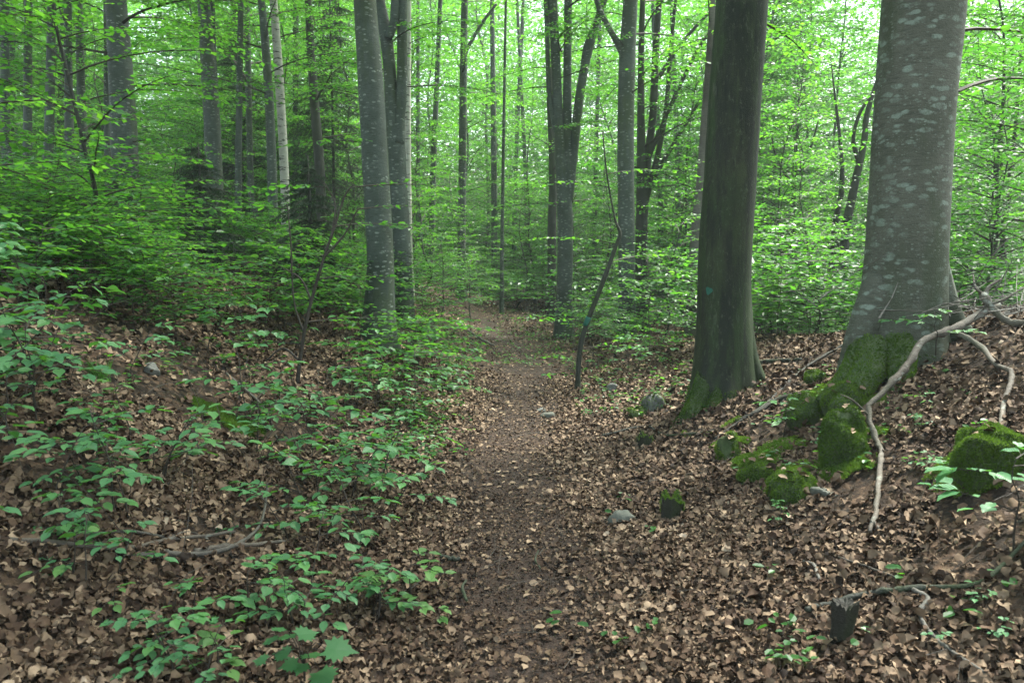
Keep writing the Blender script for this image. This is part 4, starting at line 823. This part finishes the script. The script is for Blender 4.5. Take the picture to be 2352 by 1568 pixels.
# maple seedling
mp = empty('maple_seedling', hit(700, 1590), 'young maple with large pointed lobed leaves at the bottom', 'seedling')
base = np.array(mp.location); mb = MB(); mt = MB(); lr = np.random.default_rng(3)
TP = [(775, 1490, .125, .0), (700, 1455, .09, .8), (742, 1550, .105, -1.0), (650, 1500, .075, 2.8), (622, 1470, .06, 2.2), (668, 1525, .075, 3.6), (600, 1515, .06, 2.9), (715, 1505, .08, 1.5), (660, 1462, .07, 1.9), (690, 1530, .07, -1.6), (640, 1445, .055, 1.4)]
for (a, b, s, az) in TP:
    c = at(a, b, 2.75); d = np.array([math.cos(az), math.sin(az) * .8, -.1]); st_ = c - d * s * .35; b0 = base + np.array([0, 0, .1])
    mid = (b0 + st_) / 2 + np.array([0, 0, .05]); tube(mt, spline([base - [0, 0, .03], b0, mid, st_], 8), .0016, 5)
    leaves(mb, 'maple', [st_], [d], [[lr.normal(0, .12), -.25, 1]], s, 1, 0, lr=lr)
link('stem', mt.mesh('stem', M_twig, True, base), mp); link('leaves', mb.mesh('leaves', M_maple, False, base), mp)
# ground cover of tiny seedlings
mb = MB(); lr = np.random.default_rng(41); PP = []
for (n, x0, x1, y0, y1) in [(420, 1020, 1330, 765, 860), (260, 880, 1080, 860, 1060), (160, 1330, 1640, 830, 960), (40, 900, 1500, 1100, 1560), (14, 1650, 2330, 1280, 1560), (120, 200, 700, 620, 900), (45, 1700, 2330, 840, 1100), (300, 950, 1250, 700, 780)]:
    for _ in range(n):
        p = hit(lr.uniform(x0, x1), lr.uniform(y0, y1))
        if free(p) or p[1] > 12 and lr.random() < .5 or lr.random() < .1: PP.append(p)
PP = np.array(PP)
for k in range(4):
    q = PP + lr.normal(0, .035, PP.shape) * [1, 1, 0] + np.array([0, 0, .035]) + lr.random((len(PP), 1)) * [0, 0, .05]; a = lr.random(len(q)) * 6.28
    leaves(mb, 'mid', q, np.stack([np.cos(a), np.sin(a), lr.normal(0, .15, len(q))], -1), np.array([0, 0, 1.]) + lr.normal(0, .25, (len(q), 3)), lr.uniform(.03, .06, len(q)), 1, 0, lr=lr)
tag(link('ground_cover', mb.mesh('ground_cover', M_leaf, False)), 'tiny green seedlings sprinkled over the path edges', 'ground cover', kind='stuff')
# grass tuft
g = hit(232, 880); mb = MB(); n = 70; a = lr.random(n) * 6.28; leaves(mb, 'far', np.repeat(g[None], n, 0) + lr.normal(0, .02, (n, 3)) * [1, 1, 0], np.stack([np.cos(a) * .5, np.sin(a) * .5, np.ones(n)], -1), lr.normal(0, 1, (n, 3)), lr.uniform(.1, .2, n), .07, 0, lr=lr)
o = link('grass_tuft', mb.mesh('grass_tuft', M_grass, False, g)); o.location = g; tag(o, 'small tuft of green grass on the left bank', 'grass')

# ------------------------------------------------------------------ stones
LODGE = []
def rock(name, label, px, py, wpx, hpx, m, moss=0, deep=1., Y=None, seed=0, group=None, sink=.33, tilt=0, cat='stone', ang=.0):
    lr = np.random.default_rng(seed + 500); p = hit(px, py + hpx * .35) if Y is None else gx(px, Y)
    Y = p[1]; sx = wpx / F * Y * .5; szz = hpx / F * Y * .5 * (1.45 if moss else 1.0); sy = sx * deep
    n1, n2 = 26, 18; th = np.arange(n1) / n1 * 6.2832; ph = np.linspace(-1.5, 1.5, n2)
    T, Ph = np.meshgrid(th, ph); d = np.stack([np.cos(Ph) * np.cos(T), np.cos(Ph) * np.sin(T), np.sin(Ph)], -1)
    q = 2.3; r = (np.abs(d) ** q).sum(-1) ** (-1 / q)
    r = r * (1 + .34 * fbm(d[..., 0] * 1.5 + seed * 3.1 + d[..., 2], d[..., 1] * 1.5 + d[..., 2] * 1.2, 2) + .05 * fbm(d[..., 0] * 6 + seed, d[..., 1] * 6 + d[..., 2] * 5, 2))
    for _ in range(4 if moss else 9):
        nn = nrm(lr.normal(0, 1, 3)); c = lr.uniform(.72, .95) if moss else lr.uniform(.55, .85); k = (d * r[..., None] @ nn); r = np.where(k > c, r * c / np.maximum(k, 1e-6), r)
    v = d * r[..., None] * np.array([sx, sy, szz]); ca, sa = math.cos(tilt), math.sin(tilt)
    v = np.stack([v[..., 0] * ca - v[..., 2] * sa, v[..., 1], v[..., 0] * sa + v[..., 2] * ca + szz * (1 - sink * 2)], -1)
    i = (np.arange(n2 - 1)[:, None] * n1 + np.arange(n1)[None]); j = (np.arange(n2 - 1)[:, None] * n1 + (np.arange(n1)[None] + 1) % n1)
    mb = MB(); mb.add(v.reshape(-1, 3), [np.stack([i, j, j + n1, i + n1], -1).reshape(-1, 4), np.array([list(range((n2 - 1) * n1, n2 * n1))])])
    me = mb.mesh(name, m, True)
    if moss:
        LODGE.append([q_ + p for q_ in surf_samples(me, 60, lr, lambda P, N: N[:, 2] > .45)[0][:int(wpx / 8)]])
        root = empty(name, p, label, cat, group); o = link('rock', me, root); P, N = surf_samples(me, moss, lr, lambda P, N: (N[:, 2] > -.35 + .3 * fbm(P[:, 0] * 9, P[:, 1] * 9, 2)) & (fbm(P[:, 0] * 5 + seed, P[:, 2] * 5, 2) < .42)); moss_on(root, (0, 0, 0), P, N, int(len(P) * 1.5), lr=lr)
    else: o = link(name, me); o.location = p; tag(o, label, cat, group)
rock('boulder', 'large moss-covered boulder on the right bank below the big beech', 1932, 1015, 112, 130, M_mossrock, 14000, .9, seed=1, cat='boulder')
rock('boulder', 'round mossy boulder just above the large one', 1940, 935, 86, 84, M_mossrock, 7000, .9, seed=2, cat='boulder')
rock('boulder', 'mossy boulder with a bare grey flank left of the round one', 1850, 950, 90, 80, M_mossrock, 6000, 1, seed=3, tilt=.5, cat='boulder')
rock('boulder', 'broad mossy boulder behind the thin branch at the right edge', 2275, 1045, 165, 125, M_mossrock, 16000, .8, seed=4, cat='boulder')
rock('boulder', 'small mossy boulder beside the tip of the mossy roots', 1872, 872, 46, 38, M_mossrock, 3000, 1, seed=5, cat='boulder')
rock('boulder', 'low mossy hump on the bank left of the large boulder', 1745, 1085, 90, 60, M_mossrock, 6000, 1, seed=6, cat='boulder')
rock('boulder', 'mossy lump under the roots of the dark beech', 1668, 1030, 56, 60, M_mossrock, 4000, 1, seed=7, cat='boulder')
rock('boulder', 'mossy hump at the foot of the bank left of the pale flat stone', 1822, 1120, 110, 85, M_mossrock, 8000, .9, seed=8, tilt=.4, cat='boulder')
rock('stone', 'pale flat grey stone at the foot of the mossy bank', 1890, 1127, 84, 40, M_stone, 0, .7, seed=9)
rock('stone', 'pale stone lying alone in brown leaves right of the path', 1428, 1188, 66, 50, M_stone, 0, .8, seed=10, tilt=.3)
rock('stone', 'small dark stone on the right edge of the path', 1243, 940, 26, 16, M_stone_d, 0, 1, seed=11)
rock('stone', 'small light flat stone touching the dark one at the path edge', 1256, 953, 44, 18, M_stone, 0, .8, seed=12)
rock('stone', 'grey half-buried stone with some moss left of the dark beech', 1500, 930, 50, 50, M_stone_d, 900, .9, seed=13)
rock('stone', 'dark stone under low leaves right of the leaning trunk', 1408, 888, 40, 30, M_stone_d, 0, .9, seed=14)
rock('stone', 'mossy stone between the half-buried stone and the path', 1466, 950, 50, 26, M_mossrock, 900, .9, seed=15)
rock('stone', 'grey half-buried stone on the upper left slope', 350, 845, 46, 34, M_stone_d, 0, .9, seed=16)
rock('stone', 'small grey stone on the bank between the two big beeches', 1800, 915, 44, 26, M_stone_d, 0, .9, seed=17)

lr = np.random.default_rng(12); q = np.concatenate([np.array(a) for a in LODGE if len(a)]) + [0, 0, .022]; n = len(q); mb = MB()
leaves(mb, 'fine', q, lr.normal(0, 1, (n, 3)) * [1, 1, .2], np.array([0, 0, 1.]) + lr.normal(0, .3, (n, 3)), lr.uniform(.035, .07, n), 1.1, 0, lr.beta(3, 2, n))
tag(link('lodged_leaves', mb.mesh('lodged_leaves', M_dead)), 'brown dead leaves caught on top of the mossy boulders', 'dead leaves', kind='stuff')
# moss growing over the soil of the bank
mb = MB(); lr = np.random.default_rng(71)
for (a, b, ra, n) in [(a_, b_, c_, int(d_ * 1.7)) for a_, b_, c_, d_ in [(1985, 880, 55, 3500), (1915, 900, 60, 3500), (1945, 1075, 70, 4500), (1825, 1110, 85, 6000), (1740, 1075, 70, 4500), (1675, 1030, 45, 3000), (1990, 940, 50, 3000), (1600, 1000, 55, 3500), (1790, 1040, 60, 2500), (1870, 960, 60, 3000), (2250, 1070, 110, 5000), (470, 950, 60, 2500), (560, 990, 50, 2000), (1680, 985, 50, 1500), (2000, 1010, 40, 2000)]]:
    p = hit(a, b); rr_ = ra / F * p[1]; th = lr.random(n) * 6.28; q = np.sqrt(lr.random(n)) * rr_; X = p[0] + q * np.cos(th); Yy = p[1] + q * np.sin(th) * 1.3
    ok = fbm(X * 6 + a, Yy * 6, 3) > -.12 + .5 * (q / rr_ - .6); X = X[ok]; Yy = Yy[ok]; n = len(X)
    N = HN(X, Yy); A = nrm(N + lr.normal(0, .55, (n, 3))); P = np.stack([X, Yy, H(X, Yy) + .015 + .035 * (1 - (q[ok] / rr_) ** 2)], -1)
    leaves(mb, 'far', P, A, lr.normal(0, 1, (n, 3)),   .019 * lr.uniform(.5, 1.3, n), .6, 0, np.clip(.42 + .5 * fbm(X * 8, Yy * 8, 3) + lr.normal(0, .15, n), 0, 1), lr=lr)
tag(link('moss_patches', mb.mesh('moss_patches', M_moss, False)), 'green moss growing over the soil of the right bank', 'moss', kind='stuff')

# ------------------------------------------------------------------ stumps
def stump(label, px, py0, py1, wpx, mossn, top_m, rag, seed):
    p = hit(px, py1 - 8); Y = p[1]; r = wpx / F * Y * .5; h = (py1 - py0) / F * Y; root = empty('tree_stump', p, label, 'stump'); mb = MB(); n = 44
    lr = np.random.default_rng(seed); th = np.arange(n) / n * 6.28; rings = [(-.06, .95), (0, .82), (h * .4, .80), (h * .8, 1.0), (h, 1.02)]; v = []
    for k, (z, s) in enumerate(rings):
        q = r * s * (1 + .30 * fbm(np.cos(th) * 1.7 + seed, np.sin(th) * 1.7 + z * 3, 3) + .07 * fbm(np.cos(th) * 7 + seed, np.sin(th) * 7, 2)); zz = z + (rag * h * (fbm(np.cos(th) * 2, np.sin(th) * 2 + seed, 2) + .7 * fbm(np.cos(th) * 9, np.sin(th) * 9 + seed, 2)) if k == 4 else 0)
        v.append(np.stack([q * np.cos(th) + z * .10, q * np.sin(th), np.broadcast_to(zz, (n,))], -1))
    v = np.concatenate(v); i = (np.arange(4)[:, None] * n + np.arange(n)[None]); j = (np.arange(4)[:, None] * n + (np.arange(n)[None] + 1) % n)
    mb.add(v, [np.stack([i, j, j + n, i + n], -1).reshape(-1, 4)]); link('body', mb.mesh('body', M_cut), root)
    mb = MB(); tv = v[-n:]; c = tv.mean(0) - [0, 0, .012 + .3 * rag * h]; rg = [tv * [1, 1, 1] , c + (tv - c) * .93 + [0, 0, .0], c + (tv - c) * .5 + lr.normal(0, .004, (n, 3)), c + (tv - c) * .12]
    i = (np.arange(3)[:, None] * n + np.arange(n)[None]); j = (np.arange(3)[:, None] * n + (np.arange(n)[None] + 1) % n)
    mb.add(np.concatenate(rg), [np.stack([i, j, j + n, i + n], -1).reshape(-1, 4), np.array([list(range(3 * n, 4 * n))])]); tp = link('top', mb.mesh('top', top_m), root)
    if mossn: P, N = surf_samples(tp.data, mossn, lr, lambda P, N: P[:, 2] > 0); moss_on(root, (0, 0, 0), P, np.abs(N), mossn, lr=lr)
    return root
stump('small cut stump with a dark flat top in the lower right', 1930, 1385, 1490, 58, 0, M_cut, .16, 1)
stump('rotten stump with a ragged mossy top right of the path', 1538, 1152, 1205, 52, 3500, M_cut, .5, 2)
stump('dark rotten stump half hidden on the right bank under the dark beech', 1478, 1010, 1040, 38, 900, M_cut, .6, 3)

# ------------------------------------------------------------------ fallen branches
def branch(label, pts, m=M_wood, lift=.02, sides=(), seg=10, name='fallen_branch', group=None, ground=True):
    """pts: (px, py, width px, lift above ground or None)"""
    P = []; rad = []
    for (a, b, wd, lf) in pts:
        p = hit(a, b)
        if lf and lf > 10: p = at(a, b, lf - 10)      # explicit distance
        elif lf: p = p + np.array([0, 0, 0]) + (np.array([0, 0, EYE]) - p) * (lf / max(np.linalg.norm(np.array([0, 0, EYE]) - p), .1))
        r = (wd * .64 if wd > 14 else wd * .8) / F * np.linalg.norm(p - [0, 0, EYE]) * .5; q = p + np.array([0, 0, r * .6 + lift]); q[2] = max(q[2], float(H(q[0], q[1])) + r * .7 + .035); P.append(q); rad.append(r)
    P = np.array(P); base = P[0].copy(); n = 5 * len(P); S = spline(P, n); rr = np.interp(np.linspace(0, len(P) - 1, n), range(len(P)), rad); mb = MB()
    kn = np.random.default_rng(len(label)); S = S + kn.normal(0, 1, S.shape) * rr[:, None] * .16; rr = rr * (1 + .14 * kn.random(len(rr)) ** 3 * 3)
    S = S + np.stack([.006 * fbm(S[:, 0] * 7, S[:, 1] * 7 + S[:, 2], 2), 0 * S[:, 0], .006 * fbm(S[:, 0] * 7 + 5, S[:, 1] * 7, 2)], -1)
    tube(mb, S, rr, seg, 0, .18, seed=len(label))
    for (f, pe, w0) in sides:
        i0 = int(f * (n - 1)); Q = [S[i0]] + [hit(a, b) + [0, 0, .03] if Yd is None else at(a, b, Yd) for a, b, Yd in pe]; Q = spline(np.array(Q), 5 * len(Q)); tube(mb, Q, np.linspace(rr[i0] * w0, rr[i0] * w0 * .35, len(Q)), 7, 0, .15, seed=3)
    o = link(name, mb.mesh(name, m, True, base)); o.location = base; return tag(o, label, 'branch', group)
branch('long bleached fallen branch bending down the right bank', [(2290, 712, 22, 15.9), (2235, 742, 22, 15.8), (2190, 765, 21, 15.65), (2125, 790, 20, 15.45), (2085, 845, 21, 15.25), (2045, 895, 20, 15.1), (1996, 945, 17, 15.0), (2008, 1010, 17, 14.85), (2022, 1065, 15, 14.7), (2018, 1130, 13, 14.5), (2012, 1190, 13, 0), (1996, 1240, 9, 0)], sides=[(.58, [(1960, 920, 4.95), (1930, 905, 4.9)], .5), (.95, [(2020, 1230, None), (2030, 1250, None)], .7)])
branch('thinner pale branch hanging down over the mossy boulder at the right edge', [(2195, 770, 12, 15.6), (2245, 800, 13, 15.45), (2292, 850, 15, 15.1), (2318, 905, 15, 14.9), (2312, 970, 15, 14.7), (2300, 1040, 15, 14.5), (2286, 1110, 13, 0)], sides=[(.5, [(2340, 930, 4.8), (2370, 960, 4.7)], .7)])
branch('pale broken branch slanting out of frame at the top of the right bank', [(2255, 690, 22, 15.9), (2290, 730, 20, 15.8), (2330, 770, 18, 15.7), (2390, 830, 16, 15.5)], sides=[(.1, [(2270, 660, 5.9), (2300, 640, 5.9)], .6), (.2, [(2300, 690, 5.8), (2352, 660, 5.8)], .5), (.05, [(2240, 660, 5.9), (2235, 630, 6.0)], .5)])
branch('grey fallen branch with a broken end lying across the left bank', [(318, 1300, 15, 0), (380, 1296, 14, 0), (440, 1298, 13, 0), (520, 1280, 11, 0), (580, 1245, 9, 0), (608, 1190, 7, .04), (615, 1120, 5, .12)], M_wood2)
branch('long light stick lying behind the grey branch on the left', [(-30, 1262, 14, 0), (120, 1272, 13, 0), (270, 1280, 11, 0), (400, 1262, 11, 0), (540, 1240, 7, 0)], sides=[(.7, [(430, 1240, None), (480, 1255, None)], .6)])
branch('thin grey stick above the long light stick on the left', [(190, 1250, 5, 0), (300, 1246, 7, 0), (380, 1256, 5, 0)], M_wood2)
branch('short thick piece of pale wood beside the grey branch on the left', [(450, 1290, 14, 0), (520, 1275, 15, 0), (580, 1270, 10, 0), (660, 1262, 8, 0)])
branch('crooked dark branch in the lower right behind the cut stump', [(1850, 1424, 16, 0), (1895, 1408, 15, 0), (1990, 1388, 14, 0), (2060, 1378, 13, 0), (2130, 1372, 12, 0), (2230, 1370, 10, 0), (2300, 1320, 9, 0), (2370, 1240, 8, .05)], M_bark_dark)
branch('grey forked stick curving down to the bottom right corner', [(2095, 1375, 11, 0), (2130, 1395, 11, 0), (2112, 1430, 11, 0), (2130, 1475, 10, 0), (2180, 1520, 9, 0), (2260, 1572, 8, 0)], M_wood2)
branch('short dark stick lying on the left edge of the path', [(1012, 1294, 11, 0), (1034, 1299, 12, 0), (1056, 1301, 10, 0)], M_bark_dark)
branch('short curved stick lying on the path below the dark one', [(1072, 1350, 5, 0), (1062, 1372, 8, 0), (1072, 1400, 8, 0)], M_bark_dark)
branch('thin curved twig lying on the middle of the path', [(1236, 1280, 4, 0), (1230, 1300, 4, 0), (1238, 1322, 5, 0)], M_bark_dark)
branch('short bent grey twig above the cut stump', [(1845, 1310, 7, 0), (1870, 1320, 8, 0), (1880, 1352, 7, 0)], M_wood2)
branch('long thin red-brown twig right of the short bent one', [(1925, 1302, 5, 0), (2000, 1328, 6, 0), (2060, 1352, 5, 0)], M_twig)
branch('dark root-like branch slanting down the bank between the big beeches', [(1940, 800, 6, 0), (1890, 830, 7, 0), (1830, 870, 7, 0), (1760, 940, 8, 0), (1690, 985, 7, 0), (1640, 1020, 5, 0)], M_cut)
branch('second dark mossy branch lying beside the slanting one', [(1850, 915, 12, 0), (1790, 930, 13, 0), (1740, 960, 12, 0), (1690, 980, 9, 0)], M_cut)
branch('thin dark branch lying on the bank right of the dark beech', [(1725, 845, 12, 0), (1775, 840, 10, 0), (1840, 838, 7, 0)], M_bark_dark)
branch('stub of broken reddish wood lying on the large mossy boulder', [(1945, 998, 9, 14.85), (1960, 988, 10, 14.85), (1976, 976, 9, 14.9)], M_wood)
branch('thin branch lying on the leaves left of the distant path', [(950, 860, 4, 0), (860, 850, 5, 0), (760, 856, 5, 0)], M_wood2)
branch('pale thin branch leaning on the mound left of the path bend', [(1050, 740, 5, .1), (1090, 775, 6, 0), (1135, 800, 6, 0)], M_wood2)
branch('thin twig lying across the left bank under the saplings', [(520, 870, 5, 0), (600, 940, 6, 0), (640, 1030, 5, 0)], M_wood2)
branch('thin dark branch slanting across the leaves right of the path', [(1380, 1010, 5, 0), (1480, 990, 6, 0), (1530, 1010, 5, 0), (1640, 1000, 5, 0)], M_bark_dark)
# heap of brushwood at the right edge
mb = MB(); lr = np.random.default_rng(9); c = gx(2310, 6.0); A = []; B = []
for k in range(120):
    p = c + np.array([lr.normal(0, .45), lr.normal(0, .3), abs(lr.normal(0, .09)) + .02]); a = lr.normal(.2, .9); L = lr.uniform(.15, .7); e = lr.normal(.1, .35)
    if lr.random() < .2: e = lr.uniform(.4, 1.2)
    d = np.array([math.cos(a) * math.cos(e), math.sin(a) * math.cos(e), math.sin(e)]); q = p + d * L * .5; A += [p, q]; B += [q, q + (d + lr.normal(0, .15, 3)) * L * .5]
twigs(mb, A, B, lr.uniform(.003, .008, len(A)), .002); o = link('brushwood_heap', mb.mesh('brushwood_heap', M_wood2, False, c)); o.location = c; tag(o, 'tangled heap of thin grey brushwood on top of the right bank', 'brushwood', kind='stuff')
print('objects', len(bpy.data.objects))
# ------------------------------------------------------------------ air
bpy.ops.mesh.primitive_cube_add(size=1, location=(0, 48, 12)); hz = bpy.context.object; hz.name = 'haze'; hz.scale = (1100, 1300, 60); hz.location = (0, 300, 14)
m, t, out = mat('haze'); pv = t.nodes.new('ShaderNodeVolumePrincipled'); pv.inputs['Density'].default_value = .0014; pv.inputs['Color'].default_value = (.86, .95, .93, 1); pv.inputs['Anisotropy'].default_value = 0
t.links.new(pv.outputs[0], out.inputs['Volume']); hz.data.materials.append(m); tag(hz, kind='stuff')

# ------------------------------------------------------------------ labels that tell the repeated plants apart
LM = [(20, 'the left edge of the view', 0), (292, 'the lone grey beech', 12), (494, 'the knotty-scarred trunk', 17), (655, 'the white birch', 17.5), (868, 'the smooth grey beech', 10), (1060, 'the lone slim beech', 24), (1295, 'the many-stemmed beech', 17),
      (1440, 'the black-footed grey trunk', 15), (1664, 'the paint-dotted dark beech', 7.6), (1940, 'the crooked dark trunk', 17), (2075, 'the huge lichened beech', 6.3), (2330, 'the right edge of the view', 0)]
ORD = 'first second third fourth fifth sixth seventh eighth ninth tenth eleventh twelfth thirteenth fourteenth fifteenth sixteenth'.split()
KIND = {'low saplings on the near left bank': 'flat-sprayed beech sapling', 'bushy saplings on the upper left slope': 'bushy beech sapling', 'bushy saplings by the distant path': 'bushy beech sapling', 'saplings along the left path edge': 'leafy beech sapling', 'bushy saplings behind the right bank': 'bushy beech sapling', 'small seedlings on the right bank': 'beech seedling',
        'young beeches left of the path': 'young beech', 'young beeches beyond the path bend': 'young beech', 'young beeches behind the big beeches': 'young beech', 'far beeches on the left': 'tall leafy beech', 'far beeches behind the path': 'tall leafy beech', 'far beeches on the right': 'tall leafy beech',
        'slim trunks in the dim woods on the left': 'slim straight grey-trunked beech', 'slim distant trunks past the path': 'slim distant beech'}
bins = {}
bpy.context.view_layer.update()
for o in list(C.objects):
    g = o.get('group')
    if o.parent or g not in KIND: continue
    x, y, z = o.location; dz = y * ct + (EYE - z) * st; px = CX + F * x / max(dz, .1)
    hgt = max([v[2] for ch in o.children for v in [ch.bound_box[6]]] + [.1]) * o.scale[2] if 'trunks' not in g else 14
    size = 'ankle-high' if hgt < .25 else 'shin-high' if hgt < .42 else 'knee-high' if hgt < .7 else 'waist-high' if hgt < 1.15 else 'head-high' if hgt < 2.2 else 'small' if hgt < 4.2 else 'mid-sized' if hgt < 7 else 'tall'
    if 'tall' in KIND[g] or 'slim' in KIND[g]: size = ''
    kd = KIND[g] if not o.name.startswith('beech_bush') else 'bushy beech bush'
    n, nm, ly = min(LM, key=lambda l: abs(l[0] - px)); place = ('near ' if ly == 0 else 'behind ' if y > ly + .3 else 'in front of ') + nm
    dist = 'close up' if y < 4.5 else 'near' if y < 7 else 'mid-near' if y < 10 else 'mid-distance' if y < 15 else 'farther' if y < 24 else 'far' if y < 38 else 'remote'
    bins.setdefault(' '.join((dist + ' ' + size + ' ' + kd.replace('bushy beech bush', 'spreading beech bush') + ' ' + place).split()), []).append((px, o))
for k, l in bins.items():
    l.sort(key=lambda t: t[0])
    for i, (px, o) in enumerate(l): o['label'] = k if len(l) == 1 else k + ', ' + (ORD[i] if i < len(ORD) else 'last') + ' from left'
